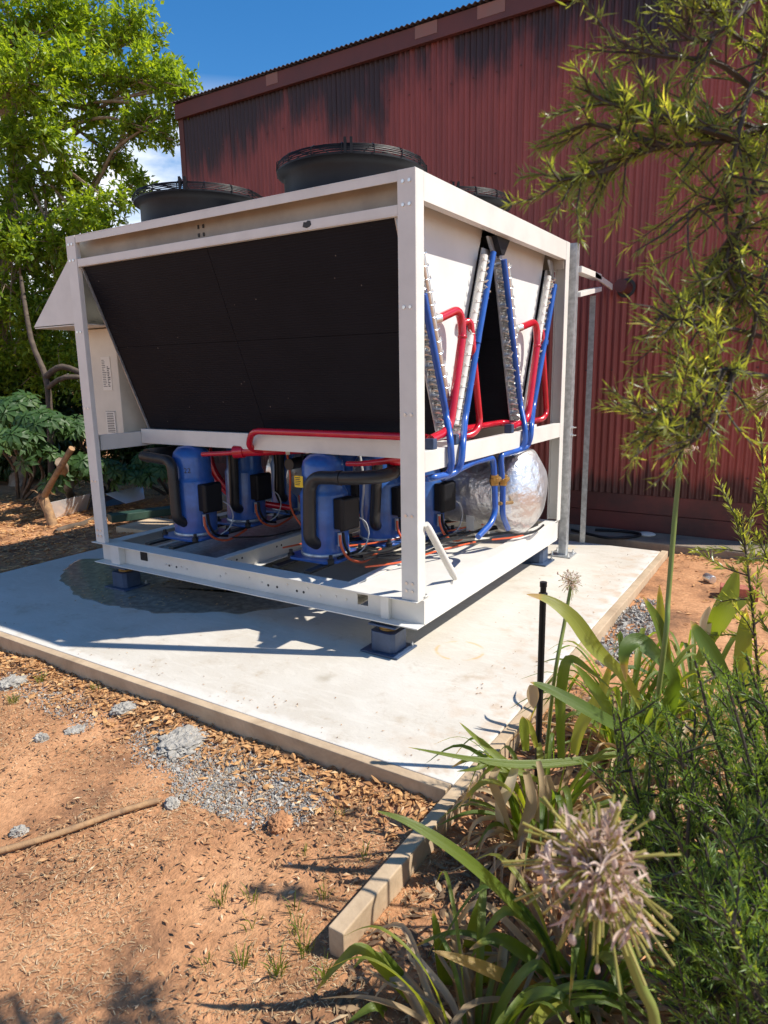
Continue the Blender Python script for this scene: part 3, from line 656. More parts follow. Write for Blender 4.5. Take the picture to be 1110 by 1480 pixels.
# coils: outer face runs from (y0, z0) to (y1, z1); th is the y thickness (inward for s=+1)
coils = [(0.03, 0.45, 1), (1.12, 0.70, -1), (1.15, 1.50, 1), (2.22, 1.80, -1)]
ZC0, ZC1 = 2.158, 1.085
for (ya, yb, s) in coils:
    co = MB(); th = 0.13 * s; xa, xb = -2.5, -0.125
    # core slightly inside the face panels
    e = 0.006 * s
    co.hexa([(xa, ya + e, ZC0), (xb, ya + e, ZC0), (xb, ya + th, ZC0), (xa, ya + th, ZC0)], [(xa, yb + e, ZC1), (xb, yb + e, ZC1), (xb, yb + th, ZC1), (xa, yb + th, ZC1)])
    c = part(co, 'coil', FINS)
    # face panels, seams left open
    for (p0, p1) in ((xa, -1.3705), (-1.3675, xb)):
        for (t0, t1) in ((0.0, 0.4693), (0.4717, 1.0)):
            y0, z0 = ya + (yb - ya) * t0, ZC0 + (ZC1 - ZC0) * t0; y1, z1 = ya + (yb - ya) * t1, ZC0 + (ZC1 - ZC0) * t1
            MB().hexa([(p0, y0, z0), (p1, y0, z0), (p1, y0 + e * 0.9, z0), (p0, y0 + e * 0.9, z0)], [(p0, y1, z1), (p1, y1, z1), (p1, y1 + e * 0.9, z1), (p0, y1 + e * 0.9, z1)]).build('fin_panel', FINS, c)
    # end plates
    for (p0, p1, nm) in ((-0.124, -0.118, 1), (-2.512, -2.506, 0)):
        f = -0.012 * s
        MB().hexa([(p0, ya + f, ZC0), (p1, ya + f, ZC0), (p1, ya + th, ZC0), (p0, ya + th, ZC0)], [(p0, yb + f, ZC1), (p1, yb + f, ZC1), (p1, yb + th, ZC1), (p0, yb + th, ZC1)]).build('end_plate', GALV, c)
    # return bends
    rb = MB(); nb = 26
    for row, ro in enumerate((0.030, 0.062) if s > 0 else (0.045, 0.088)):
        for i in range(nb):
            t = (i + 0.5 + 0.5 * (row % 2)) / (nb + 0.5) * 0.93 + 0.04
            cy = ya + (yb - ya) * t + ro * s; cz = ZC0 + (ZC1 - ZC0) * t
            d = Vector((0, (yb - ya), ZC1 - ZC0)).normalized() * 0.013
            if i % 2: d = (d + Vector((0, 0.010 * s, 0.004)))
            a0 = Vector((-0.119, cy, cz)) - d; a1 = Vector((-0.119, cy, cz)) + d
            ex = 0.026 + random.uniform(0, 0.02)
            rb.tube([a0, a0 + Vector((ex * 0.7, 0, 0)), (a0 + a1) / 2 + Vector((ex * 1.25, 0, 0)), a1 + Vector((ex * 0.7, 0, 0)), a1], 0.0078, 6, smooth=2)
    rb.build('return_bend', SILVER, c, smooth=True, kind='stuff')
    # silver header with thin feeder stubs on the inner side
    hd = MB()
    yo = (0.112 if s > 0 else 0.150) * s
    p_t = Vector((-0.085, ya + yo + (yb - ya) * 0.05, ZC0 + (ZC1 - ZC0) * 0.05)); p_b = Vector((-0.085, ya + yo + (yb - ya) * 0.93, ZC0 + (ZC1 - ZC0) * 0.93))
    hd.tube([p_t, p_b], 0.021, 14)
    for i in range(16):
        q = p_t.lerp(p_b, (i + 0.5) / 16)
        hd.tube([q + Vector((0.012, 0.016 * s, 0.004)), q + Vector((0.015, 0.030 * s, 0.010)), q + Vector((0.008, 0.034 * s, 0.018 + 0.01 * random.random()))], 0.0035, 5)
        hd.torus(q + Vector((0.0, 0, 0)), 0.0225, 0.0025, 12, 4, axis=2)
    hd.build('header_tube', SILVER if s > 0 else WHITE, c, smooth=True)
# V panels closing the ends (right end seen, left end mirrored)
for x0 in (-0.142, -2.49):
    part(MB().prism([(0.10, 2.334), (1.06, 2.334), (0.585, 1.08), (0.565, 1.08)], 0, x0, x0 + 0.004), 'v_panel', PANEL)
    part(MB().prism([(1.21, 2.334), (2.14, 2.334), (1.665, 1.08), (1.63, 1.08)], 0, x0, x0 + 0.004), 'v_panel', PANEL)
part(MB().prism([(1.04, 2.225), (1.24, 2.225), (1.16, 2.13), (1.12, 2.13)], 0, -0.15, -0.05), 'apex_block', BLACKP)
for (y0, s) in ((1.0, 1), (1.28, -1), (2.06, 1)):
    part(MB().prism([(y0, 2.22), (y0 + 0.07 * s, 2.22), (y0 + 0.12 * s, 2.12), (y0 + 0.09 * s, 2.11)], 0, -0.10, -0.085), 'coil_bracket', GALV)

# pipes on the end, traced in planes parallel to the end face
def px_path(lst, x): return [on(px, py, 0, x if len(r) == 0 else r[0]) for (px, py, *r) in lst]
def pipe(lst, x, r, m, name, rad=0.05, par=None):
    return MB().bent(px_path(lst, x), r, rad).build(name, m, par or ch, smooth=True)
RR = 0.0235
red1 = pipe([(633,461,-0.085),(664,446,-0.06),(669,480,-0.05),(650,622,-0.03),(622,635,-0.03)], -0.03, RR, REDP, 'hot_gas_pipe', 0.09)
red2 = pipe([(664,470,-0.12),(680,462,-0.085),(684,510,-0.075),(694,615,-0.06),(683,629,-0.06),(660,632,-0.12)], -0.06, 0.02, REDP, 'hot_gas_pipe', 0.06)
red3 = pipe([(751,474,-0.085),(774,464,-0.06),(777,492,-0.05),(762,608,-0.03),(737,617,-0.03)], -0.03, RR, REDP, 'hot_gas_pipe', 0.08)
red4 = pipe([(774,480,-0.12),(783,477,-0.085),(785,510,-0.075),(790,598,-0.06),(784,606,-0.06),(768,609,-0.12)], -0.06, 0.02, REDP, 'hot_gas_pipe', 0.05)
for r_, spots in ((red1, ((668,487),)), (red3, ((776,500),)),):
    for q in spots:
        c = on(q[0], q[1], 0, -0.048); MB().lathe([(RR + 0.0005, -0.009), (RR + 0.003, -0.006), (RR + 0.003, 0.006), (RR + 0.0005, 0.009)], c, 14).build('solder_ring', REDP, r_, smooth=True)
for q, x in (((633,461), -0.085), ((751,474), -0.085)):
    c = on(q[0], q[1], 0, x); part(MB().tube([c + Vector((-0.01, -0.028, -0.006)), c + Vector((0.004, 0.012, 0.004))], 0.0255, 14), 'pipe_stub', SILVER, smooth=True)
# red run behind, along the rail
part(MB().bent([(-0.16, 0.55, 1.115), (-0.16, 1.42, 1.115), (-0.08, 1.46, 1.11)], 0.02, 0.04), 'hot_gas_pipe', REDP, smooth=True)
part(MB().bent([(-0.16, 1.62, 1.115), (-0.16, 1.95, 1.115)], 0.02, 0.04), 'hot_gas_pipe', REDP, smooth=True)
# red discharge line along the front coil: world coordinates
part(MB().bent([on(622,635,0,-0.03), (-0.16, 0.345, 1.108), (-1.40, 0.345, 1.105), (-1.49, 0.40, 0.985), (-1.45, 0.52, 0.955)], 0.0215, 0.07), 'discharge_pipe', REDP, smooth=True)
part(MB().bent([(-1.92, 0.40, 0.925), (-1.66, 0.42, 0.945), (-1.60, 0.43, 0.96)], 0.016, 0.05), 'discharge_pipe', REDP, smooth=True)
man = part(MB().tube([(-1.63, 0.425, 0.955), (-1.60, 0.43, 0.957), (-1.40, 0.55, 0.965), (-0.85, 1.02, 0.985), (-0.5, 1.35, 1.0)], [0.022, 0.036, 0.036, 0.036, 0.03], 14), 'discharge_manifold', REDP, smooth=True)
part(MB().tube([(-1.64, 0.422, 0.952), (-1.575, 0.445, 0.957)], 0.043, 14), 'discharge_joint', REDP, smooth=True)
for t in (0.12, 0.30):
    p0 = Vector((-1.40, 0.55, 0.965)).lerp(Vector((-0.85, 1.02, 0.985)), t); dd = Vector((0.55, 0.47, 0.02)).normalized() * 0.014
    MB().tube([p0 - dd, p0 + dd], 0.0395, 14).build('pipe_clamp', PAPER, man, smooth=True)
part(MB().tube([(-0.72, 0.42, 0.925), (-0.62, 0.43, 0.93), (-0.5, 0.46, 0.945), (-0.44, 0.48, 0.955), (-0.42, 0.485, 0.957), (-0.12, 0.62, 0.985)], [0.015, 0.016, 0.019, 0.024, 0.036, 0.034], 12, smooth=3), 'discharge_pipe', REDP, smooth=True)
part(MB().bent([(-2.45, 0.9, 0.95), (-2.42, 0.9, 0.72), (-2.22, 0.95, 0.5), (-1.9, 1.2, 0.42)], 0.026, 0.12), 'discharge_pipe', REDP, smooth=True)
part(MB().bent([(-2.39, 0.9, 0.95), (-2.36, 0.9, 0.72), (-2.16, 0.95, 0.5), (-1.84, 1.2, 0.42)], 0.022, 0.12), 'discharge_pipe', REDP, smooth=True)
# blue liquid lines
BR = 0.0185
pipe([(612,425,-0.07),(645,600,-0.06),(651,635,0.02),(653,672,0.025),(648,686,0.0),(622,691,-0.03),(617,692,-0.12)], 0, BR, BLUEP, 'liquid_pipe', 0.05)
pipe([(713,365,-0.07),(691,490,-0.065),(672,606,-0.05),(669,640,0.02),(667,668,0.025),(660,682,0.0),(640,690,-0.03)], 0, BR, BLUEP, 'liquid_pipe', 0.05)
pipe([(728,375,-0.07),(752,585,-0.06),(759,618,0.02),(759,640,0.025),(752,650,0.0),(724,658,-0.02),(724,672,-0.02),(727,704,-0.02),(726,744,-0.02),(734,764,-0.04)], 0, BR, BLUEP, 'liquid_pipe', 0.05)
pipe([(802,412,-0.07),(771,588,-0.055),(768,615,0.02),(767,632,0.025),(762,646,0.0),(740,655,-0.02)], 0, BR, BLUEP, 'liquid_pipe', 0.05)
pipe([(640,690,-0.03),(684,668,-0.03),(712,661,-0.02),(714,676,-0.02),(716,740,-0.01),(710,756,-0.01),(691,776,-0.02)], 0, BR, BLUEP, 'liquid_pipe', 0.05)
for (px_, py_, x, m) in ((714.5, 694, -0.02, BRASS), (727, 694, -0.02, BRASS)):
    c = on(px_, py_, 0, x)
    v_ = part(MB().lathe([(0.020, -0.035), (0.027, -0.03), (0.027, -0.012), (0.032, -0.010), (0.032, 0.012), (0.027, 0.014), (0.027, 0.032), (0.020, 0.036)], c, 10), 'valve', m)
    MB().tube([c, c + Vector((0.01, 0.055, 0.002))], 0.016, 8).build('valve_cap', m, v_)
part(MB().tube([on(722,728,0,-0.02), on(741,726,0,-0.05)], 0.012, 8), 'valve_lever', BRASS)
for q, x in (((690, 492), -0.065), ((788, 495), -0.063)):
    c = on(q[0], q[1], 0, x); part(MB().tube([c + Vector((0, 0.006, 0.016)), c + Vector((0, -0.006, -0.016))], 0.0225, 12), 'pipe_sleeve', BLUEP, smooth=True)
for (px_, py_) in ((624, 640), (737, 615), (657, 634)):
    c = on(px_, py_, 0, -0.02); part(MB().box(c.x - 0.03, c.x + 0.02, c.y - 0.02, c.y + 0.022, 1.066, 1.12), 'pipe_saddle', MOUNTB, bevel=0.003)

# evaporator shell in foil
ty, tz, tr = 1.64, 0.625, 0.265
sh = part(MB().lathe([(tr - 0.01, -2.25), (tr, -2.2), (tr, -0.16)], (0, ty, tz), 40, axis=0), 'evaporator_shell', FOIL, smooth=True)
cap = MB(); pr = [(tr + 0.005, -0.20), (tr + 0.035, -0.185), (tr + 0.042, -0.10), (tr + 0.03, -0.05), (tr * 0.93, -0.005), (tr * 0.75, 0.035), (tr * 0.5, 0.055), (tr * 0.25, 0.065), (0.01, 0.068)]
vs = []
cap.lathe(pr, (0, ty, tz), 40, axis=0)
cap.v = [tuple(Vector(v) + Vector((1, 0, 0)) * noise.noise(Vector(v) * 5) * 0.018 + Vector((0, noise.noise(Vector(v) * 7 + Vector((3, 1, 2))), noise.noise(Vector(v) * 7 + Vector((9, 1, 2))))) * 0.012) for v in cap.v]
cap.build('foil_cap', FOIL, sh, smooth=True)
MB().torus((-0.20, ty, tz), tr + 0.004, 0.008, 40, 6, axis=0).build('foil_seam', SILVER, sh, smooth=True)
part(MB().prism([(ty - 0.2, 0.319), (ty + 0.2, 0.319), (ty + 0.2, 0.46), (ty - 0.2, 0.46)], 0, -0.42, -0.36), 'shell_saddle', WHITE)
part(MB().prism([(ty - 0.2, 0.319), (ty + 0.2, 0.319), (ty + 0.2, 0.46), (ty - 0.2, 0.46)], 0, -2.0, -1.94), 'shell_saddle', WHITE)

# compressors: one with its own sub-parts, then copies
def compressor():
    b = MB(); z = 0.325
    b.lathe([(0.150, z + 0.02), (0.150, z + 0.03), (0.149, z + 0.40), (0.144, z + 0.412), (0.133, z + 0.435), (0.132, z + 0.565), (0.122, z + 0.605), (0.09, z + 0.638), (0.03, z + 0.652), (0.002, z + 0.655)], (0, 0, 0), 36)
    c = b.build('compressor', BLUEC, ch, smooth=True)
    MB().lathe([(0.151, z + 0.018), (0.156, z + 0.024), (0.156, z + 0.036), (0.151, z + 0.042)], (0, 0, 0), 36, cap=False).build('weld_ring', GALV, c, smooth=True)
    MB().prism([(-0.19, -0.13), (-0.13, -0.19), (0.13, -0.19), (0.19, -0.13), (0.19, 0.13), (0.13, 0.19), (-0.13, 0.19), (-0.19, 0.13)], 2, z + 0.001, z + 0.018).build('foot_plate', BLUEC, c, bevel=0.003)
    for sx in (-1, 1):
        for sy in (-1, 1): MB().lathe([(0.022, z), (0.022, z + 0.03), (0.012, z + 0.034), (0.012, z + 0.055)], (0.155 * sx, 0.155 * sy, 0), 10).build('mounting_bolt', BLACKR, c)
    # terminal box on the side facing front right
    d = Vector((0.994, -0.10, 0)); s_ = Vector((0.10, 0.994, 0)); u = Vector((0, 0, 1)); o0 = d * 0.138 + Vector((0, 0, 0.62))
    def q(a, h_, e): return o0 + s_ * a + u * h_ + d * e
    MB().hexa([q(-0.07, -0.095, 0), q(0.07, -0.095, 0), q(0.07, 0.095, 0), q(-0.07, 0.095, 0)], [q(-0.07, -0.095, 0.055), q(0.07, -0.095, 0.055), q(0.07, 0.095, 0.055), q(-0.07, 0.095, 0.055)]).build('terminal_box', BLACKP, c, bevel=0.008)
    MB().hexa([q(-0.082, -0.108, 0.056), q(0.082, -0.108, 0.056), q(0.082, 0.108, 0.056), q(-0.082, 0.108, 0.056)], [q(-0.072, -0.095, 0.09), q(0.072, -0.095, 0.09), q(0.072, 0.095, 0.09), q(-0.072, 0.095, 0.09)]).build('terminal_lid', BLACKP, c, bevel=0.01)
    MB().tube([q(-0.05, -0.118, 0.03), q(-0.05, -0.20, 0.03)], 0.012, 10).build('cable_gland', GREYC, c)
    MB().tube([q(-0.055, -0.13, 0.035), q(-0.06, -0.2, 0.05), q(-0.03, -0.275, 0.08), q(0.06, -0.315, 0.11), q(0.16, -0.295, 0.12), q(0.26, -0.275, 0.10)], 0.0085, 8, smooth=4).build('orange_conduit', ORANGE, c, smooth=True)
    MB().tube([q(-0.02, -0.12, 0.03), q(-0.02, -0.2, 0.045), q(0.02, -0.27, 0.06), q(0.12, -0.30, 0.06)], 0.009, 8, smooth=4).build('black_cable', BLACKP, c, smooth=True)
    MB().tube([q(0.085, -0.04, 0.075), q(0.13, -0.08, 0.09), q(0.155, -0.16, 0.09), q(0.12, -0.24, 0.08), q(0.05, -0.28, 0.06)], 0.0045, 6, smooth=4).build('grey_cable', GREYC, c, smooth=True)
    return c
comp = compressor()
spots = [(-2.10, 0.46), (-2.10, 0.98), (-2.10, 1.50), (-0.93, 0.46), (-0.84, 0.98), (-0.66, 1.24), (-1.50, 1.45)]
base_loc = Vector(comp.location)
allc = []
for i, (x, y) in enumerate(spots):
    c = comp if i == 0 else share(comp, ch, (0, 0, 0))
    c.location = base_loc + Vector((x, y, 0)); allc.append(c)
# insulated suction pipes: nearest ones differ
def lagged(pts, name='suction_pipe', r=0.036, par=None, seams=()):
    o = MB().bent([Vector(p) for p in pts], r, 0.10, 16, 8).build(name, BLACKR, par or ch, smooth=True)
    for (a, b) in seams:
        a = Vector(a); b = Vector(b); MB().tube([a, b], r + 0.004, 16).build('lagging_collar', BLACKR, o, smooth=True)
    return o
P1 = [(-2.42, 0.30, 0.90), (-2.24, 0.29, 0.89), (-2.09, 0.275, 0.885), (-2.075, 0.268, 0.48), (-2.07, 0.34, 0.44)]
lagged(P1, seams=(((-2.083, 0.272, 0.745), (-2.082, 0.272, 0.725)),))
lagged([(-2.02, 0.79, 0.90), (-2.03, 0.785, 0.48), (-2.05, 0.86, 0.45)])
lagged([(-2.02, 1.31, 0.90), (-2.03, 1.305, 0.48), (-2.05, 1.38, 0.45)])
lagged([(-0.50, 0.60, 0.915), (-0.40, 0.42, 0.875), (-0.58, 0.28, 0.865), (-0.90, 0.285, 0.85), (-0.905, 0.272, 0.47), (-0.90, 0.34, 0.43)], r=0.04,
       seams=(((-0.66, 0.281, 0.862), (-0.69, 0.281, 0.861)), ((-0.43, 0.475, 0.886), (-0.445, 0.50, 0.890))))
lagged([(-0.76, 0.82, 0.90), (-0.78, 0.80, 0.48), (-0.80, 0.86, 0.45)])
lagged([(-0.50, 0.60, 0.915), (-0.55, 1.0, 0.90), (-0.62, 1.9, 0.90)], 'suction_header', 0.05)
lagged([(-2.40, 0.32, 0.90), (-2.42, 0.9, 0.90), (-2.40, 1.9, 0.90)], 'suction_header', 0.05)
lagged([(-1.45, 0.75, 0.84), (-1.48, 1.2, 0.84), (-1.5, 2.0, 0.84)], 'suction_header', 0.04)
random.seed(15)
for k in range(9):   # loose wiring along the floor
    x0, y0 = random.uniform(-2.0, -0.5), random.uniform(0.3, 0.5)
    pts = [(x0 + random.uniform(-0.06, 0.06) + 0.10 * j, y0 + 0.22 * j, 0.34 + 0.03 * random.random()) for j in range(7)]
    part(MB().tube(pts, random.choice((0.006, 0.008, 0.009)), 6, smooth=4), 'floor_cable', random.choice((BLACKP, BLACKP, ORANGE, BLACKR)), smooth=True)
for k in range(6):   # drops from above
    x0, y0 = random.uniform(-2.2, -0.4), random.uniform(0.7, 1.5)
    part(MB().tube([(x0, y0, 0.96), (x0 + 0.03, y0, 0.75), (x0 - 0.02, y0 + 0.05, 0.5), (x0 + 0.05, y0 + 0.1, 0.34)], 0.008, 6, smooth=4), 'cable_drop', random.choice((BLACKP, ORANGE, GREYC)), smooth=True)
MB().box(-1.045, -0.98, 0.320, 0.3230, 0.775, 0.845).build('warning_sticker', YELLOW, allc[3], loc=None)
sk = bpy.data.objects['warning_sticker']; sk.location = -(Vector(allc[3].location) + ch.location); sk.location += Vector((0.0, -0.0, 0))
# pale characters on the first compressor: the painted number 22
def text(body, size, m, name, parent, mtx, extrude=0.0004):
    cu = bpy.data.curves.new(name, 'FONT'); cu.body = body; cu.size = size; cu.extrude = extrude; cu.align_x = 'CENTER'; cu.align_y = 'CENTER'
    o = bpy.data.objects.new(name, cu); COL.objects.link(o)
    dg = bpy.context.evaluated_depsgraph_get(); me = bpy.data.meshes.new_from_object(o.evaluated_get(dg))
    bpy.data.objects.remove(o); me.materials.append(m); me.transform(mtx)
    o = bpy.data.objects.new(name, me); COL.objects.link(o); o.parent = parent
    off = Vector(); p = parent
    while p: off += p.location; p = p.parent
    o.location = -off; return o
def facing(loc, d):   # matrix for text standing up with outward normal d
    d = Vector(d).normalized(); u = Vector((0, 0, 1)); x = u.cross(d)
    mm = Matrix((x, u, d)).transposed().to_4x4(); mm.translation = Vector(loc); return mm
d = Vector((0.55, -0.835, 0)); pc = Vector((-2.10, 0.46, 0.81)) + d * 0.1335
text('22', 0.05, INK, 'number', allc[0], facing(pc, d))
tx = MB(); random.seed(4)
for i in range(5): tx.box(-1.040, -1.040 + random.uniform(0.035, 0.054), 0.3188, 0.3198, 0.832 - 0.011 * i, 0.832 - 0.011 * i + 0.005)
tx.build('sticker_print', INK, sk)

# fans on top
def fan(x, y):
    b = MB(); b.lathe([(0.44, 2.349), (0.44, 2.356), (0.405, 2.36), (0.385, 2.40), (0.385, 2.52), (0.40, 2.545), (0.425, 2.555), (0.425, 2.565), (0.40, 2.563), (0.375, 2.545), (0.368, 2.50), (0.368, 2.352)], (x, y, 0), 56, cap=False)
    f = b.build('fan_shroud', BLACKP, ch, smooth=True)
    gr = MB()
    for (r_, z) in ((0.425, 2.572), (0.427, 2.581), (0.425, 2.590), (0.420, 2.599), (0.412, 2.607), (0.39, 2.611), (0.365, 2.613), (0.33, 2.615), (0.29, 2.617), (0.25, 2.618), (0.2, 2.619), (0.15, 2.62), (0.1, 2.62)):
        gr.torus((x, y, z), r_, 0.0026, 48, 5)
    for k in range(16):
        a = 2 * math.pi * k / 16 + 0.1; c_, s_ = math.cos(a), math.sin(a)
        gr.tube([(x + 0.43 * c_, y + 0.43 * s_, 2.56), (x + 0.43 * c_, y + 0.43 * s_, 2.60), (x + 0.40 * c_, y + 0.40 * s_, 2.615), (x + 0.08 * c_, y + 0.08 * s_, 2.624)], 0.003, 5)
    gr.build('fan_guard', BLACKP, f, smooth=True)
    hb = MB().lathe([(0.075, 2.44), (0.085, 2.46), (0.085, 2.57), (0.06, 2.595)], (x, y, 0), 20); hb.build('fan_hub', BLACKP, f, smooth=True)
    bl = MB()
    for k in range(6):
        a = k * math.pi / 3; r_ = Vector((math.cos(a), math.sin(a), 0)); s_ = Vector((-math.sin(a), math.cos(a), 0)); c0 = Vector((x, y, 2.49))
        bl.hexa([c0 + r_ * 0.08 - s_ * 0.06 - Vector((0, 0, 0.03)), c0 + r_ * 0.36 - s_ * 0.10 - Vector((0, 0, 0.02)), c0 + r_ * 0.36 + s_ * 0.10 + Vector((0, 0, 0.03)), c0 + r_ * 0.08 + s_ * 0.06 + Vector((0, 0, 0.04))],
                [c0 + r_ * 0.08 - s_ * 0.06 - Vector((0, 0, 0.026)), c0 + r_ * 0.36 - s_ * 0.10 - Vector((0, 0, 0.016)), c0 + r_ * 0.36 + s_ * 0.10 + Vector((0, 0, 0.034)), c0 + r_ * 0.08 + s_ * 0.06 + Vector((0, 0, 0.044))])
    bl.build('fan_blades', GALV, f)
    for da in (-0.03, 0.045):
        a = math.atan2(-0.84, 0.53) + da; c_, s_ = math.cos(a), math.sin(a); t_ = Vector((-s_, c_, 0)) * 0.007
        p = Vector((x, y, 0)) + Vector((c_, s_, 0)) * 0.432; q = Vector((x, y, 0)) + Vector((c_, s_, 0)) * 0.39
        MB().hexa([p - t_ + Vector((0, 0, 2.555)), p + t_ + Vector((0, 0, 2.555)), q + t_ + Vector((0, 0, 2.60)), q - t_ + Vector((0, 0, 2.60))], [p - t_ + Vector((0, 0, 2.632)), p + t_ + Vector((0, 0, 2.632)), q + t_ + Vector((0, 0, 2.622)), q - t_ + Vector((0, 0, 2.622))]).build('guard_clip', BLACKP, f)
    return f
for (x, y) in ((-0.76, 0.60), (-1.98, 0.59), (-0.68, 1.67), (-1.92, 1.67)): fan(x, y)

# electrical box and hood at the left end
eb = part(MB().box(-3.05, -2.675, 0.35, 1.9, 0.985, 1.80), 'electrical_box', CREAM, bevel=0.004)
lb = MB().box(-2.86, -2.755, 0.346, 0.3495, 1.36, 1.60).build('rating_label', PAPER, eb)
tx = MB()
random.seed(3)
for i in range(16):
    z = 1.575 - i * 0.0125
    tx.box(-2.852, -2.852 + random.uniform(0.02, 0.05), 0.3448, 0.3458, z, z + 0.004)
    if i > 3: tx.box(-2.795, -2.795 + random.uniform(0.012, 0.034), 0.3448, 0.3458, z, z + 0.0065)
tx.build('label_print', INK, lb)
ln = MB().box(-2.86, -2.745, 0.346, 0.3495, 1.03, 1.21).build('notice_label', PAPER, eb)
tx = MB().box(-2.858, -2.747, 0.3446, 0.3458, 1.205, 1.208).box(-2.858, -2.747, 0.3446, 0.3458, 1.032, 1.035).box(-2.752, -2.749, 0.3446, 0.3458, 1.036, 1.204)
for i in range(12): tx.box(-2.848, -2.762 - random.uniform(0, 0.012), 0.3448, 0.3458, 1.19 - i * 0.0125, 1.195 - i * 0.0125)
tx.build('label_print', INK, ln)
hd = MB(); hz0, hz1, hx0, hx1 = 1.82, 2.29, -3.25, -2.63
hd.prism([(hx1, hz0), (hx1, hz1), (-2.70, hz1), (hx0, hz0)], 1, 0.10, 0.104).prism([(hx1, hz0), (hx1, hz1), (-2.70, hz1), (hx0, hz0)], 1, 2.11, 2.114)
hd.prism([(-2.70, hz1), (hx0, hz0), (hx0, hz0 - 0.004), (-2.70, hz1 - 0.006)], 1, 0.1045, 2.1095)
hd.box(hx0 + 0.004, hx1, 0.1045, 2.1095, hz0 - 0.012, hz0 - 0.006)
part(hd, 'rain_hood', WHITE)
part(MB().box(-2.655, -2.647, 0.62, 2.1, 1.07, 2.3), 'rear_panel', PANEL)
part(MB().box(-2.74, -2.66, 0.36, 0.55, 1.815, 1.93), 'terminal_block', GALV, bevel=0.004)

# spring mounts under the frame
def mount(x, y, label):
    t = empty('spring_mount', (x, y, 0), label, 'spring mount', 'spring mounts under the chiller')
    MB().box(-0.115, 0.115, -0.105, 0.105, 0.002, 0.012).build('base_plate', MOUNTB, t, bevel=0.002)
    hs_ = MB()
    ring = [(-0.075, -0.055), (-0.055, -0.075), (0.055, -0.075), (0.075, -0.055), (0.075, 0.055), (0.055, 0.075), (-0.055, 0.075), (-0.075, 0.055)]
    hs_.prism(ring, 2, 0.0125, 0.118)
    MBo = hs_.build('housing', MOUNTB, t, bevel=0.002)
    sp = MB(); pts = []
    for i in range(60):
        a = i * 2 * math.pi / 12; pts.append((0.045 * math.cos(a), 0.045 * math.sin(a), 0.095 + 0.052 * i / 60))
    sp.tube(pts, 0.006, 6).build('spring', RUSTY, t, smooth=True)
    MB().box(-0.085, 0.085, -0.07, 0.07, 0.146, 0.1565).build('top_plate', MOUNTB, t, bevel=0.003)
    bl = MB()
    for sx in (-0.095, 0.095): bl.lathe([(0.011, 0.012), (0.011, 0.022), (0.006, 0.023), (0.006, 0.035)], (sx, 0.085, 0), 6)
    bl.build('anchor_bolt', GALV, t)
    for o in t.children: o.location = (0, 0, 0)
    return t
mount(-0.20, 0.035, 'blue grey spring mount under the near corner of the chiller')
mount(-2.40, 0.06, 'dark spring mount standing in the puddle under the left corner')
mount(-0.12, 2.06, 'spring mount by the galvanised post with its coil spring showing')
mount(-2.45, 2.1, 'spring mount under the rear left corner of the chiller')
# seat pads joining mount tops to the frame
for (x, y) in ((-0.20, 0.035), (-2.40, 0.06), (-0.12, 2.06), (-2.45, 2.1)):
    part(MB().box(x - 0.05, x + 0.05, y - 0.05, y + 0.05, 0.157, 0.1695 if y < 1 else 0.159), 'mount_pad', BLACKR)

# galvanised cable support
cs = empty('cable_support_stand', (0, 2.35, 0), 'galvanised steel support stand of two posts and bracket beside the wall', 'support stand')
c1 = MB().box(-0.03, 0.03, 2.32, 2.326, 0.01, 2.36).box(-0.03, -0.024, 2.3265, 2.385, 0.01, 2.36).box(0.024, 0.03, 2.3265, 2.385, 0.01, 2.36)
p1 = c1.build('post', GALV, cs, bevel=0.001)
MB().box(-0.095, 0.085, 2.27, 2.44, 0.003, 0.011).build('base_plate', GALV, p1, bevel=0.001)
an = MB()
for (x, y) in ((0.06, 2.29), (0.06, 2.42), (-0.07, 2.29), (-0.07, 2.42)): an.lathe([(0.011, 0.011), (0.011, 0.021), (0.006, 0.022), (0.006, 0.04)], (x, y, 0), 6)
an.build('anchor_bolt', SILVER, p1)
bo = MB()
for z in (1.02, 0.96): bo.lathe([(0.011, 0), (0.011, 0.012), (0.005, 0.013), (0.005, 0.035)], (0.03, 2.36, z), 6, axis=0)
bo.build('bolt', SILVER, p1)
c2 = MB().box(0.0, 0.005, 2.80, 2.84, 0.003, 2.03).box(0.0055, 0.045, 2.80, 2.805, 0.003, 2.03)
c2.build('post', GALV, cs)
bk = MB()
bk.prism([(2.386, 2.19), (2.90, 2.205), (3.28, 2.175), (3.28, 2.135), (2.95, 2.12), (2.386, 2.105)], 0, -0.01, 0.05) if False else None
bk.box(-0.02, 0.05, 2.386, 2.93, 2.160, 2.205)
bk.hexa([(-0.02, 2.386, 1.985), (0.05, 2.386, 1.985), (0.05, 2.386, 2.02), (-0.02, 2.386, 2.02)], [(-0.02, 2.95, 2.075), (0.05, 2.95, 2.075), (0.05, 2.95, 2.11), (-0.02, 2.95, 2.11)])
bk.hexa([(0.035, 2.75, 2.160), (0.05, 2.75, 2.160), (0.05, 2.75, 2.204), (0.035, 2.75, 2.204)], [(0.035, 3.28, 2.115), (0.05, 3.28, 2.115), (0.05, 3.28, 2.165), (0.035, 3.28, 2.165)])
bk.build('bracket', WHITE, cs, bevel=0.002)

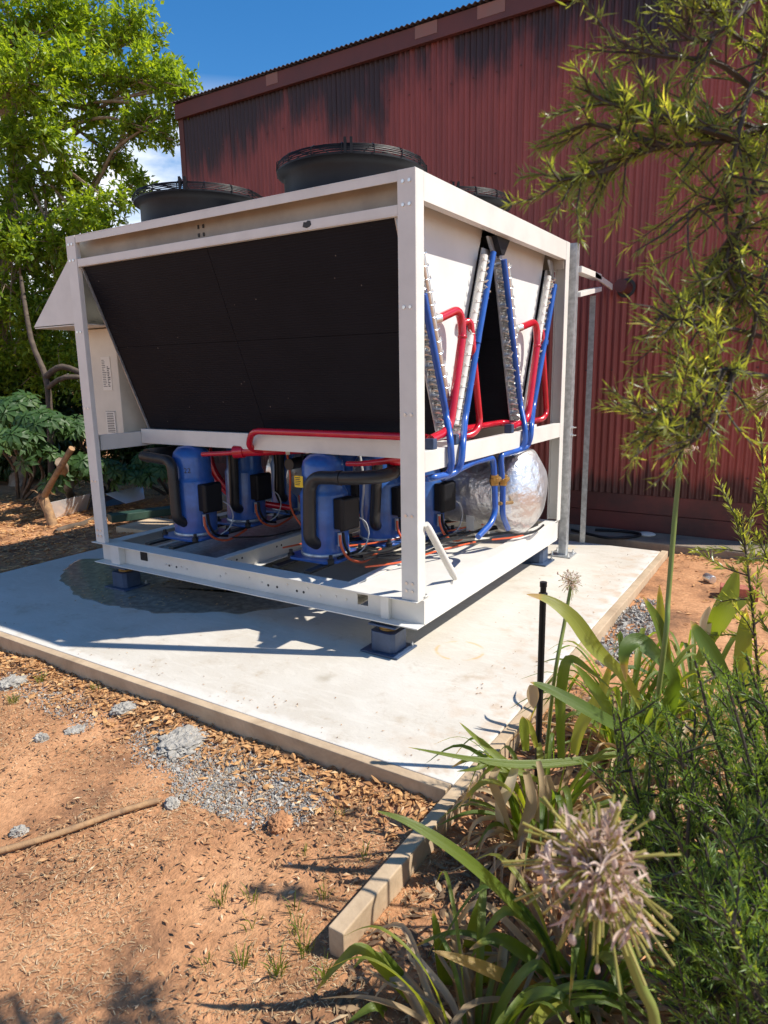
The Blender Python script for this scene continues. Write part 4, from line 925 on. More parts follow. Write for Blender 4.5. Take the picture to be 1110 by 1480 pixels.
# ================================================================== SMALL THINGS
def bar(p0, p1, r, m, name, label, cat, wob=0.01, n=8, taper=1.0, seg=10):
    p0 = Vector(p0); p1 = Vector(p1); pts = []
    for i in range(seg + 1):
        q = p0.lerp(p1, i / seg); q += Vector((noise.noise(q * 4), noise.noise(q * 4 + Vector((5, 0, 0))), noise.noise(q * 4 + Vector((0, 7, 0))) * 0.4)) * wob; pts.append(q)
    o = MB().tube(pts, [r * (1 - (1 - taper) * i / seg) * (1 + 0.15 * noise.noise(pts[i] * 15)) for i in range(seg + 1)], n).build(name, m, smooth=True)
    return tag(o, label, cat)
a = onz(-30, 1240, -0.07); b = onz(232, 1156, -0.075)
bar(a, b, 0.011, CUTW, 'stick', 'long pale fallen stick lying on the red soil', 'stick', 0.02)
# irrigation riser
ib = onz(776, 1140, -0.07)
rz = empty('irrigation_riser', ib, 'black plastic irrigation riser pole standing beside the timber edging', 'riser')
MB().tube([ib + Vector((0, 0, -0.05)), ib + Vector((0, 0, 0.74))], 0.0115, 14).build('pole', BLACKP, rz, smooth=True)
MB().lathe([(0.0155, 0.74), (0.0155, 0.758), (0.0105, 0.76), (0.0105, 0.780), (0.0125, 0.781), (0.0125, 0.798)], ib, 14).build('nozzle', BLACKP, rz, smooth=True)
# concrete lumps
def lump(px, py, r, label, flat=0.6, seed=0, m=CONCL):
    p = onz(px, py, -0.09); bm = bmesh.new(); bmesh.ops.create_icosphere(bm, subdivisions=5, radius=1)
    for v in bm.verts:
        q = v.co * 1.6 + Vector((seed, seed * 2, 0)); k = 1 + 0.30 * noise.noise(q) + 0.22 * noise.noise(q * 3) + 0.10 * noise.noise(q * 8) + 0.03 * noise.noise(q * 18)
        v.co = v.co * k * r; v.co.z *= flat; v.co.x *= 1.25
    me = bpy.data.meshes.new('concrete_lump'); bm.to_mesh(me); bm.free(); me.materials.append(m)
    o = bpy.data.objects.new('concrete_lump', me); COL.objects.link(o); o.location = (p.x, p.y, gz(p.x, p.y) + r * flat * 0.22); o.rotation_euler.z = seed
    return tag(o, label, 'concrete lump', 'concrete lumps on the soil')
lump(182, 1027, 0.050, 'grey concrete lump close to the front timber edging', 0.5, 1)
lump(262, 1070, 0.095, 'biggest grey concrete lump beside the spread of grey gravel', 0.30, 2.3)
lump(60, 1068, 0.028, 'small rounded concrete lump left of the long stick\'s far end', 0.7, 3.1)
lump(108, 1055, 0.034, 'flat concrete lump midway between the edging and the stick', 0.4, 4.4)
lump(18, 988, 0.060, 'concrete lump at the left edge among green tufts', 0.45, 5.2)
lump(248, 1162, 0.026, 'little concrete lump by the tip of the long stick', 0.8, 6.0)
lump(28, 1202, 0.024, 'pale stone touching the long stick near the left edge', 0.8, 7.2)
lump(405, 1195, 0.038, 'brownish crumbly clod below the grey gravel', 0.9, 8.2, SOIL)
# gravel spread, stuff
random.seed(11)
def gravel(poly_px, n, r0, r1, label, z=-0.09):
    b = MB(); P = [onz(*q, z) for q in poly_px]
    def inside(x, y):
        c = False; j = len(P) - 1
        for i in range(len(P)):
            if (P[i].y > y) != (P[j].y > y) and x < (P[j].x - P[i].x) * (y - P[i].y) / (P[j].y - P[i].y) + P[i].x: c = not c
            j = i
        return c
    xs = [p.x for p in P]; ys = [p.y for p in P]; k = 0
    while k < n:
        x, y = random.uniform(min(xs), max(xs)), random.uniform(min(ys), max(ys))
        x2 = x + noise.noise(Vector((x * 6, y * 6, 0))) * 0.10 + random.gauss(0, 0.035); y2 = y + noise.noise(Vector((x * 6, y * 6, 9))) * 0.10 + random.gauss(0, 0.035)
        if noise.noise(Vector((x * 9, y * 9, 4))) < random.uniform(-0.8, 0.05): continue
        if not inside(x2, y2): 
            if random.random() > 0.012: continue
        k += 1; r = random.uniform(r0, r1) * (1.8 if random.random() < 0.06 else 1); c = Vector((x, y, gz(x, y) + r * 0.35)); rr_ = random.random()
        ax = [rv() * r * random.uniform(0.6, 1.1) for _ in range(3)]
        b.add([c + ax[0], c - ax[0] * 0.8, c + ax[1], c - ax[1] * 0.9, c + ax[2], c - ax[2]], [(0,2,4),(2,1,4),(1,3,4),(3,0,4),(2,0,5),(1,2,5),(3,1,5),(0,3,5)], rr_)
    M = leafmat('gravel_' + str(n), (0.22, 0.21, 0.195), (0.46, 0.43, 0.38), (0.56, 0.52, 0.45), trans=0.0, rough=0.9)
    return tag(b.build('gravel', M), label, 'gravel', kind='stuff')
gravel([(195,1058),(300,1062),(330,1090),(400,1105),(455,1140),(480,1165),(430,1185),(330,1185),(262,1150),(240,1105)], 9000, 0.003, 0.0075, 'grey gravel spread over red soil in front of the edging')
gravel([(880,905),(905,872),(950,865),(955,900),(900,955),(870,960)], 1500, 0.006, 0.016, 'grey gravel beside the right hand timber edging', -0.05)
gravel([(0,970),(60,975),(130,1000),(170,1030),(120,1060),(40,1020)], 1200, 0.003, 0.008, 'thin grey gravel at the left near the edging')
# brick, can, lid
p = onz(1062, 862, -0.05)
o = MB().box(-0.115, 0.115, -0.055, 0.055, -0.038, 0.038).build('brick', BRICK, bevel=0.004); o.location = (p.x + 0.02, p.y + 0.02, gz(p.x, p.y) + 0.036); o.rotation_euler.z = 0.1
tag(o, 'loose red clay brick lying on soil near the wall', 'brick')
p = onz(1020, 838, -0.05); o = MB().lathe([(0.03, 0), (0.031, 0.004), (0.031, 0.075), (0.026, 0.082), (0.012, 0.083)], (0, 0, 0), 18).build('tin_can', SILVER, smooth=True)
o.location = (p.x, p.y, gz(p.x, p.y) + 0.03); o.rotation_euler = (R(90), 0.2, 0.7); tag(o, 'small silver tin can beside the red brick', 'can')
p = onz(935, 771, 0.03); o = MB().lathe([(0.07, 0), (0.075, 0.008), (0.06, 0.016), (0.01, 0.02)], (0, 0, 0), 20).build('white_lid', PAPER, smooth=True)
o.location = (p.x, p.y, 0.018); tag(o, 'white plastic lid lying against the shed base', 'lid')
hp = [onz(px, py, 0.03) for (px, py) in ((826,766),(850,772),(880,778),(915,776),(925,772),(900,768),(860,766))]
tag(MB().tube([Vector((q.x, min(q.y, 3.4), 0.032)) for q in hp], 0.012, 8, smooth=4).build('garden_hose', BLACKP, smooth=True), 'black garden hose on the footing beside the shed wall', 'hose')
# left yard: metal panels, green beam, timber block, broken branch
def quadslab(name, quad, th, m, label, cat):
    b = MB(); nrm = (quad[1] - quad[0]).cross(quad[3] - quad[0]).normalized() * th
    b.hexa([q for q in quad], [q + nrm for q in quad]); o = b.build(name, m); bm = bmesh.new(); bm.from_mesh(o.data); bmesh.ops.recalc_face_normals(bm, faces=bm.faces); bm.to_mesh(o.data); bm.free()
    return tag(o, label, cat)
def up(p, h, back): return Vector((p.x + back[0], p.y + back[1], p.z + h))
WSHEET = mat('white_sheet', (0.82, 0.86, 0.90), 0.18, metal=0.35, var=0.06)
def panel(px4, m, label, zf=-0.05, zb=0.16):
    a, b_, c, d_ = px4
    quadslab('metal_panel', [onz(*a, zf), onz(*b_, zf), onz(*c, zb), onz(*d_, zb)], 0.004, m, label, 'metal panel')
panel(((79, 750), (124, 737), (131, 713), (69, 727)), WSHEET, 'white sheet metal panel lying on mulch left of the chiller')
panel(((126, 737), (180, 728), (189, 710), (133, 721)), BROWNS, 'dull brown metal panel between two white ones on mulch', -0.05, 0.05)
panel(((182, 728), (209, 721), (206, 702), (152, 714)), WSHEET, 'speckled white metal panel behind the brown one', 0.03, 0.16)
g0, g1 = onz(163, 766, -0.06), onz(262, 752, -0.06); dv = (g1 - g0); sd = Vector((-dv.y, dv.x, 0)).normalized() * 0.16; uz = Vector((0, 0, 0.07))
b = MB().hexa([g0 + uz, g1 + uz, g1 + sd + uz, g0 + sd + uz], [g0 + uz * 2.1, g1 + uz * 2.1, g1 + sd + uz * 2.1, g0 + sd + uz * 2.1]); tag(b.build('steel_beam', GREEN_P, bevel=0.004), 'dark green steel beam lying on a timber block', 'beam')
t0, t1 = onz(168, 771, -0.06), onz(212, 777, -0.06); sd2 = Vector((-(t1 - t0).y, (t1 - t0).x, 0)).normalized() * 0.5
b = MB().hexa([t0, t1, t1 + sd2, t0 + sd2], [t0 + uz, t1 + uz, t1 + sd2 + uz, t0 + sd2 + uz]); tag(b.build('timber_block', TIMBER, bevel=0.004), 'pale timber block under the dark green beam', 'timber block')
s0 = on(80, 766, 1, 1.2); s1 = on(60, 716, 1, 1.2); s2 = on(104, 648, 1, 1.25)
bt = empty('broken_branch', s0, 'torn brown branch stump with a snapped limb beside mulch', 'branch')
MB().tube([s0 - Vector((0, 0, 0.1)), s0.lerp(s1, 0.5) + Vector((0.01, 0, 0)), s1], [0.06, 0.05, 0.055], 12, smooth=4).build('stump', CUTW, bt, smooth=True)
MB().tube([s1 - Vector((0, 0, 0.05)), s1.lerp(s2, 0.4) + Vector((0, 0, -0.02)), s2], [0.04, 0.03, 0.032], 10, smooth=4).build('limb', CUTW, bt, smooth=True)
sp = MB()
for i in range(14):
    d = (Vector((random.uniform(-1, 1), random.uniform(-1, 1), random.uniform(-0.4, 0.6)))).normalized(); sp.tube([s1, s1 + d * 0.09, s1 + d * 0.15 + Vector((0, 0, -0.03))], [0.008, 0.005, 0.001], 5)
sp.build('splinter', CUTW, bt)
bar(onz(85, 768, -0.05), onz(160, 742, -0.05), 0.03, BARK, 'root', 'thin bent root lying on mulch by the torn branch', 'root', 0.08)

# ================================================================== VEGETATION
def limb_path(p0, p1, sag=0.0, wob=0.12, seg=6):
    pts = []
    for i in range(seg + 1):
        t = i / seg; q = p0.lerp(p1, t); amp = wob * math.sin(math.pi * t) * (p1 - p0).length
        q += Vector((noise.noise(q * 0.9 + p1), noise.noise(q * 0.9 + Vector((7, 1, 3))), noise.noise(q * 0.9 + Vector((1, 9, 2))))) * amp * 1.6; q.z += sag * math.sin(math.pi * t)
        pts.append(q)
    return pts
def crown_tree(name, base, blobs, label, cat, mleaf, mbark, r0, density, LL, LW, group=None, trunk_top=None, twig=0.3, up=0.25, seed=1):
    random.seed(seed); t = empty(name, base, label, cat, group)
    wood = MB(); lv = MB(); base = Vector(base); top = Vector(trunk_top)
    wood.tube([base - Vector((0, 0, 0.15)), base + Vector((0.03, 0, 0.05))] + limb_path(base + Vector((0, 0, 0.1)), top, 0, 0.06), [r0 * 1.6, r0 * 1.2] + [r0 * (1 - 0.5 * i / 6) for i in range(7)], 12, smooth=2)
    lm = MB()
    for (c, rad) in blobs:
        c = Vector(c); st_ = base.lerp(top, random.uniform(0.45, 1.0))
        lp = limb_path(st_, c, 0.1, 0.10); lm.tube(lp, [r0 * 0.20 * (1 - 0.8 * i / 6) + 0.007 for i in range(7)], 8, smooth=2)
        ntip = int(density * rad ** 2)
        for _ in range(ntip):
            d = rv(); rr_ = rad * random.random() ** 0.4; e = c + Vector((d.x * rr_, d.y * rr_, d.z * rr_ * 0.8))
            if noise.noise(e * 2.4) < -0.19: continue
            src = lp[random.randint(3, 6)].lerp(c, 0.4); dirn = ((e - src).normalized() + Vector((0, 0, -0.1))).normalized(); s_ = e - dirn * twig
            if random.random() < 0.12: lm.tube([lp[random.randint(4, 6)], s_.lerp(e, -0.2) + rv() * 0.05, e], [0.009, 0.006, 0.003], 4, cap=False)
            tone = random.random()
            for k in range(10):
                q = s_.lerp(e, random.random()) + rv() * 0.03; ld = (dirn * 0.5 + rv() * 0.9 + Vector((0, 0, up * 0.4))).normalized()
                lv.leaf(q, ld, (rv() * 0.7 + Vector((0, 0, 1))).normalized(), LL * random.uniform(0.7, 1.25), LW * random.uniform(0.8, 1.2), min(1, max(0, 0.35 * tone + 0.65 * random.random())))
    wood.build('trunk', mbark, t, smooth=True); lm.build('limb', mbark, t, smooth=True, kind='stuff'); lv.build('crown', mleaf, t, kind='stuff')
    return t
BL = []
for (px, py, d, r_) in ((30,40,8.6,.75),(110,30,8.8,.7),(190,40,9.0,.55),(225,95,8.6,.42),(255,120,8.4,.34),(274,138,8.3,.24),(272,165,8.3,.20),(40,120,8.2,.7),(120,100,8.6,.6),(180,115,8.8,.42),
                        (20,200,8.6,.6),(80,215,8.4,.45),(150,170,8.9,.40),(205,175,8.6,.36),(235,165,8.4,.28),(240,200,8.4,.22),(160,225,8.9,.38),(110,260,8.9,.38),(50,290,9.0,.6),(130,310,8.5,.5),(175,300,8.3,.36),(160,340,8.4,.40),
                        (20,350,8.6,.55),(80,360,8.6,.6),(30,430,8.9,.65),(90,430,9.1,.6),(60,490,9.2,.55),(-60,100,8.8,1.0),(-70,300,9,1.0),(-60,450,9,.8),(130,400,9.2,.55),(175,240,9,.25),(200,260,8.6,.22),(10,530,9.4,.6),(60,545,9.5,.55),(115,520,9.4,.5),(-30,560,9.2,.6),(130,450,9.3,.5),(150,560,9.6,.5)):
    BL.append((at(px, py, d), r_))
tb_ = onz(-20, 690, -0.06); tb_ = Vector((-8.2, 2.6, -0.06))
crown_tree('leafy_tree', tb_, BL, 'tall leafy green tree with a lit crown left of the shed', 'tree', L_TREE, BARKL, 0.13, 620, 0.088, 0.042, trunk_top=at(8, 60, 9.0), twig=0.22, seed=5)
# dark understorey shrubs behind
def bushy(name, c, rx, ry, rz_, n, mleaf, LL, LW, label, cat, group, seed, stems=6):
    random.seed(seed); c = Vector(c); t = empty(name, c, label, cat, group); st_ = MB(); lv = MB()
    tips = []
    for i in range(stems):
        a = random.uniform(0, 6.28); e = c + Vector((math.cos(a) * rx * 0.5, math.sin(a) * ry * 0.5, rz_ * random.uniform(0.8, 1.5)))
        st_.tube(limb_path(c - Vector((0, 0, 0.1)), e, 0, 0.15), [0.03 - 0.0035 * k for k in range(7)], 6, smooth=2)
    for i in range(n):
        d = rv(); rr_ = random.random() ** 0.33; p = c + Vector((d.x * rx * rr_, d.y * ry * rr_, rz_ + d.z * rz_ * rr_))
        if noise.noise(p * 1.6) < -0.25: continue
        tone = random.random()
        for k in range(7):
            ld = (d * 0.6 + rv()).normalized(); lv.leaf(p + rv() * 0.09, ld, (rv() * 0.6 + Vector((0, 0, 1))).normalized(), LL * random.uniform(0.7, 1.2), LW * random.uniform(0.8, 1.2), 0.4 * tone + 0.6 * random.random())
    st_.build('stem', BARK, t, smooth=True); lv.build('foliage', mleaf, t, kind='stuff'); return t
SH = [((-7.2, 5.0, -0.06), 1.5, 1.2, 1.35, 'dark evergreen shrub filling the corner beside the shed'), ((-9.6, 4.4, -0.06), 1.6, 1.3, 1.5, 'broad dark shrub behind the leafy tree trunk'), ((-11.8, 3.0, -0.06), 1.8, 1.5, 1.5, 'dark shrub at the far left of the yard'),
      ((-12.2, 0.4, -0.06), 1.8, 1.6, 1.3, 'dark shrub left of the palmate shrubs'), ((-6.2, 6.8, -0.06), 1.4, 1.4, 1.3, 'dark shrub along the left side wall of the shed'), ((-14.5, 6.0, -0.06), 2.4, 2.4, 2.2, 'large dark shrub at the back of the yard'),
      ((-8.6, 2.9, -0.06), 1.0, 0.8, 0.95, 'low dark shrub directly behind the palmate shrubs'), ((-9.6, 1.4, -0.06), 1.1, 1.0, 1.0, 'low dark shrub left of the leafy tree trunk'), ((-6.9, 4.0, -0.06), 0.9, 0.6, 0.75, 'low dark shrub between palmate shrub and shed corner')]
for i, (c, a, b_, h_, lab) in enumerate(SH):
    bushy('evergreen_shrub', c, a, b_, h_, 1500, L_DARK, 0.14, 0.06, lab, 'shrub', 'dark shrubs behind the yard', 40 + i)
# palmate shrubs: every compound leaf is an object of its own
random.seed(21)
def palm_mesh(seed):
    random.seed(seed); b = MB(); tone = random.random()
    for k in range(8):
        a = 2 * math.pi * k / 8 + random.uniform(-0.1, 0.1); d = Vector((math.cos(a), math.sin(a), -0.25)); o0 = d * 0.02
        L_ = random.uniform(0.12, 0.16); s_ = Vector((-d.y, d.x, 0)); wv_ = 0.030
        v = [o0, o0 + d * L_ * 0.55 + s_ * wv_, o0 + d * L_ * 0.6 - Vector((0, 0, 0.006)), o0 + d * L_ * 0.55 - s_ * wv_, o0 + d * L_ + Vector((0, 0, -0.03))]
        b.add(v, [(0, 1, 2), (0, 2, 3), (1, 4, 2), (2, 4, 3)], min(1, 0.6 * tone + 0.4 * random.random()))
    b.tube([(0, 0, 0), (-0.02, 0.01, -0.10)], [0.004, 0.005], 4)
    return b.mesh('leaf', L_PALM)
PM = [palm_mesh(60 + i) for i in range(6)]
def palmate(base, pts, label, seed):
    random.seed(seed); t = empty('palmate_shrub', base, label, 'shrub', 'palmate leaved shrubs at the left'); st_ = MB()
    for c, r_, n in pts:
        c = Vector(c); st_.tube(limb_path(Vector(base) - Vector((0, 0, 0.1)), c, 0.05, 0.1), [0.028 - 0.003 * i for i in range(7)], 6, smooth=2)
        for i in range(n):
            d = rv(); d.z = abs(d.z) * 0.8 - 0.2; p = c + d * r_ * random.uniform(0.5, 1.0)
            o = bpy.data.objects.new('leaf', random.choice(PM)); COL.objects.link(o); o.parent = t; o.location = p - Vector(base)
            o.rotation_euler = (d * 0.7 + Vector((0.25, -0.35, 0.75)) + rv() * 0.35).to_track_quat('Z', 'Y').to_euler(); s_ = random.uniform(0.6, 1.0); o.scale = (s_, s_, s_)
    st_.build('stem', BARK, t, smooth=True)
    return t
palmate((-7.0, 1.9, -0.06), [(at(20, 590, 7.4), 0.36, 34), (at(60, 610, 7.2), 0.30, 30), (at(20, 640, 7.0), 0.34, 34), (at(60, 660, 7.2), 0.25, 22), (at(-20, 610, 7.3), 0.4, 26)], 'palmate leaved shrub with pale grey green leaves at the left edge', 71)
palmate((-6.6, 2.9, -0.06), [(at(105, 620, 7.6), 0.26, 26), (at(120, 670, 7.6), 0.26, 26), (at(95, 690, 7.5), 0.24, 18), (at(150, 680, 7.8), 0.26, 20)], 'palmate leaved shrub just behind the chiller\'s left post', 72)
palmate((-5.6, 3.2, -0.06), [(at(190, 690, 8.0), 0.28, 26), (at(235, 680, 8.0), 0.26, 26), (at(215, 665, 8.2), 0.22, 18)], 'palmate leaved shrub seen below the chiller behind metal panels', 73)
# tree stems in the understorey
bar(onz(105, 722, -0.06), at(88, 668, 7.0), 0.055, BARKL, 'tree_stump', 'leaning brown stump among the palmate shrubs', 'stump', 0.05)
bt2 = MB().tube([at(75, 700, 8.3), at(72, 600, 8.2), at(66, 545, 8.1), at(45, 490, 8.2), at(30, 400, 8.4)], [0.042, 0.038, 0.034, 0.03, 0.02], 9, smooth=4)
bt2.tube([at(66, 545, 8.1), at(90, 530, 8.0), at(130, 545, 8.0)], [0.04, 0.035, 0.03], 8, smooth=4).tube([at(70, 560, 8.1), at(95, 545, 7.9), at(140, 548, 8.0)], [0.03, 0.03, 0.025], 8, smooth=3)
tag(bt2.build('bare_sapling', BARK, smooth=True), 'bare dark sapling trunk with side limbs behind the shrubs', 'sapling')

# ---- fine leaved wattle at the right, branches traced, trunk outside the frame
random.seed(31)
wt = empty('wattle_tree', (2.02, -1.50, -0.09), 'fine leaved wattle tree reaching in from the right', 'tree')
wood = MB(); lv = MB(); T0 = Vector((2.02, -1.50, -0.09))
wood.tube([T0 - Vector((0, 0, 0.1)), T0 + Vector((-0.05, 0, 0.8)), T0 + Vector((-0.15, -0.1, 1.6)), T0 + Vector((-0.3, -0.25, 2.4)), T0 + Vector((-0.4, -0.3, 3.2))], [0.07, 0.06, 0.05, 0.035, 0.02], 10, smooth=4)
wood.build('trunk', BARK, wt, smooth=True)
def spray(path, dens, side=0.12, LL=0.05, LW=0.0065, sub=8, seed=0, k_=1.0):
    """a branch with side twigs thick with narrow leaves"""
    random.seed(seed); b = MB(); P = path; n_ = len(P)
    b.tube(P, [(0.008 - 0.0055 * i / (n_ - 1)) * k_ for i in range(n_)], 6, smooth=4)
    tot = [P[0]]
    for i in range(n_ - 1):
        for k in range(8): tot.append(P[i].lerp(P[i + 1], (k + 1) / 8))
    twigs = []
    for i in range(sub):
        j = random.randint(2, len(tot) - 2); d = (tot[j + 1] - tot[j - 1]).normalized(); dd = (d * 0.7 + rv() * 0.75).normalized(); ln = side * random.uniform(0.5, 1.3)
        e = tot[j] + dd * ln; mid = tot[j].lerp(e, 0.5) + rv() * ln * 0.08; b.tube([tot[j], mid, e], [0.003 * k_, 0.0022 * k_, 0.001 * k_], 4, cap=False); twigs.append([tot[j], mid, e])
    twigs.append(tot[len(tot) // 3:])
    for tw in twigs:
        ln = sum((tw[i + 1] - tw[i]).length for i in range(len(tw) - 1)); m_ = max(6, int(ln * dens)); tone = random.random()
        for i in range(m_):
            f = 0.12 + 0.88 * (i + random.random()) / m_; f = min(f, 0.999); x_ = f * (len(tw) - 1); k = int(x_); p = tw[k].lerp(tw[k + 1], x_ - k)
            d = (tw[k + 1] - tw[k]).normalized(); o_ = rv(); o_ = (o_ - d * o_.dot(d)).normalized()
            ld = (d * random.uniform(0.3, 1.6) + o_ * random.uniform(0.4, 0.9) + Vector((0, 0, 0.1)) + rv() * 0.15).normalized(); L_ = LL * random.uniform(0.6, 1.25) * (1 - 0.35 * f)
            lv.leaf(p, ld, rv(), L_, LW * random.uniform(0.8, 1.3), min(1, 0.45 * tone + 0.25 * f + 0.4 * random.random()), fold=0.1, droop=random.uniform(-0.12, 0.2))
    return b
WS = 0.58   # the branches hang close to the camera
def pth(*q): return [at(px, py, d * WS) for (px, py, d) in q]
br_ = MB()
def addb(b): br_.add(b.v, b.f)
K = [
 (((1230,170,1.9),(1110,140,1.65),(1040,92,1.55),(985,84,1.5),(930,76,1.48),(880,50,1.45),(838,-5,1.42)), 190, 0.13, 14),
 (((1230,220,1.9),(1110,190,1.7),(1050,172,1.6),(1000,180,1.58),(950,178,1.55)), 180, 0.12, 12),
 (((1230,190,1.8),(1110,185,1.65),(1040,205,1.55),(960,213,1.5),(905,228,1.48),(835,238,1.46)), 330, 0.15, 26),
 (((1060,200,1.55),(990,180,1.5),(930,160,1.47),(880,150,1.45),(845,130,1.44)), 260, 0.13, 16),
 (((960,213,1.5),(905,195,1.48),(860,180,1.46),(818,190,1.45)), 300, 0.10, 12),
 (((930,216,1.5),(880,245,1.48),(840,255,1.46),(805,262,1.45)), 300, 0.09, 12),
 (((1240,20,1.9),(1130,30,1.6),(1085,130,1.55),(1060,230,1.5),(1050,330,1.5),(1090,420,1.5)), 300, 0.20, 34),
 (((1240,120,1.8),(1120,200,1.6),(1080,300,1.55),(1050,380,1.5),(1075,440,1.5)), 320, 0.20, 32),
 (((1240,0,1.8),(1120,-20,1.6),(1060,30,1.5),(1010,60,1.5),(960,30,1.5)), 260, 0.16, 22),
 (((1250,60,1.8),(1130,80,1.6),(1075,60,1.55),(1030,20,1.5),(1000,-30,1.5)), 260, 0.16, 20),
 (((1240,260,1.8),(1130,270,1.6),(1070,290,1.55),(1020,295,1.5),(990,310,1.5)), 280, 0.14, 18),
 (((1240,500,1.8),(1120,490,1.6),(1060,476,1.5),(1000,468,1.48),(950,455,1.45)), 240, 0.14, 22),
 (((1240,470,1.8),(1110,450,1.6),(1060,430,1.55),(1010,440,1.5),(970,480,1.5)), 230, 0.13, 16),
 (((1240,560,1.8),(1110,545,1.55),(1045,535,1.5),(1000,560,1.45),(960,590,1.42),(920,598,1.4)), 330, 0.13, 26),
 (((1045,535,1.5),(1020,580,1.45),(985,615,1.42),(950,620,1.4)), 330, 0.12, 20),
 (((1060,540,1.5),(1040,590,1.45),(1010,630,1.42),(985,650,1.42)), 300, 0.10, 14),
 (((1240,330,1.7),(1130,360,1.55),(1100,420,1.5),(1085,500,1.5),(1060,540,1.5)), 200, 0.15, 18),
 (((1260,-60,1.8),(1160,-70,1.65),(1080,-60,1.6),(980,-70,1.55),(900,-60,1.5)), 220, 0.16, 16),
]
for i, (q, dens, side, sub) in enumerate(K):
    dens *= 1.5 if i in (2, 3, 4, 5) else 1.0 if i in (6, 7, 13) else 0.75
    addb(spray(pth(*q), dens / WS * 0.68, side * WS * 1.15, 0.030, 0.0023, sub, 100 + i, 0.6))
for (q) in (((1240,170,1.9)), ((1240,500,1.8)), ((1240,20,1.9))):
    e = at(q[0], q[1], q[2] * WS); br_.tube([T0 + Vector((-0.15, -0.1, 1.6)), (T0 + Vector((-0.2, -0.1, 1.8))).lerp(e, 0.5), e], [0.02, 0.014, 0.008], 7, smooth=4)
for i_, (a_, b_) in enumerate((((1.95, -1.5, 1.7), (1.66, -1.62, 1.75)), ((1.95, -1.45, 1.9), (1.70, -1.30, 2.0)), ((1.9, -1.5, 2.1), (1.72, -1.75, 2.2)), ((2.0, -1.5, 1.5), (1.75, -1.45, 1.55)), ((1.95, -1.5, 2.2), (1.85, -1.2, 2.3)), ((1.9, -1.6, 1.4), (1.72, -1.78, 1.5)), ((1.95, -1.5, 2.0), (1.62, -1.48, 2.25)))):
    a_ = Vector(a_) + Vector((0.20, 0.10, 0)); b_ = Vector(b_) + Vector((0.20, 0.09, 0)); addb(spray([a_, a_.lerp(b_, 0.35) + rv() * 0.03, a_.lerp(b_, 0.7) + rv() * 0.03, b_], 420, 0.12, 0.030, 0.003, 26, 700 + i_, 0.7))
br_.build('branch', TWIG, wt, smooth=True, kind='stuff'); lv.build('crown', L_WATT, wt, kind='stuff')
# lower stems of the same kind at right: separate young plants
def young(base, top, label, dens, seed, name='young_wattle', LL=0.045, LW=0.006, side=0.13, sub=24, group='young wattle stems'):
    global lv
    lv = MB(); t = empty(name, base, label, 'plant', group); base = Vector(base); top = Vector(top)
    b = spray([base, base.lerp(top, 0.35) + rv() * 0.03, base.lerp(top, 0.7) + rv() * 0.03, top], dens, side, LL, LW, sub, seed)
    b.build('stem', TWIG, t, smooth=True, kind='stuff'); lv.build('foliage', L_WATT, t, kind='stuff')
young((1.80, -0.55, -0.09), at(1098, 610, 1.75), 'young wattle stem standing in front of the shed at the right edge', 260, 201)
young((1.66, -0.35, -0.09), at(1072, 745, 2.1), 'short young wattle stem behind the strap leaves', 240, 202)

# ---- fine needle shrub lower right
def needles(base, tips, label, seed, dens=520, LL=0.026, LW=0.0028):
    global lv
    random.seed(seed); lv = MB(); base = Vector(base); t = empty('needle_shrub', base, label, 'shrub', 'needle leaved shrubs lower right'); w_ = MB()
    for i, tp in enumerate(tips):
        tp = Vector(tp); b0 = base + Vector((random.uniform(-0.08, 0.08), random.uniform(-0.08, 0.08), 0))
        b = spray([b0, b0.lerp(tp, 0.4) + Vector((0, 0, 0.05)) + rv() * 0.04, b0.lerp(tp, 0.75) + rv() * 0.03, tp], dens, 0.11, LL, LW, 12, seed + i); w_.add(b.v, b.f)
    w_.build('stem', TWIG, t, smooth=True, kind='stuff'); lv.build('foliage', L_ROSE, t, kind='stuff')
def tips(boxpx, n, d0, d1, seed):
    random.seed(seed); return [at(random.uniform(boxpx[0], boxpx[2]), random.uniform(boxpx[1], boxpx[3]), random.uniform(d0, d1)) for _ in range(n)]
needles((1.62, -1.35, -0.09), tips((870, 1010, 1010, 1200), 26, 1.35, 1.75, 301), 'needle leaved shrub with fine green foliage beside strap leaves', 310)
needles((1.85, -1.30, -0.09), tips((980, 940, 1130, 1180), 30, 1.3, 1.8, 302), 'needle leaved shrub at the right edge below young wattle stems', 340)
needles((1.80, -1.70, -0.09), tips((960, 1180, 1130, 1420), 34, 1.0, 1.35, 303), 'needle leaved shrub behind the big withered flower head', 380)
needles((1.98, -1.95, -0.09), tips((1040, 1300, 1180, 1500), 22, 0.85, 1.1, 304), 'needle leaved shrub in the lower right corner', 420)

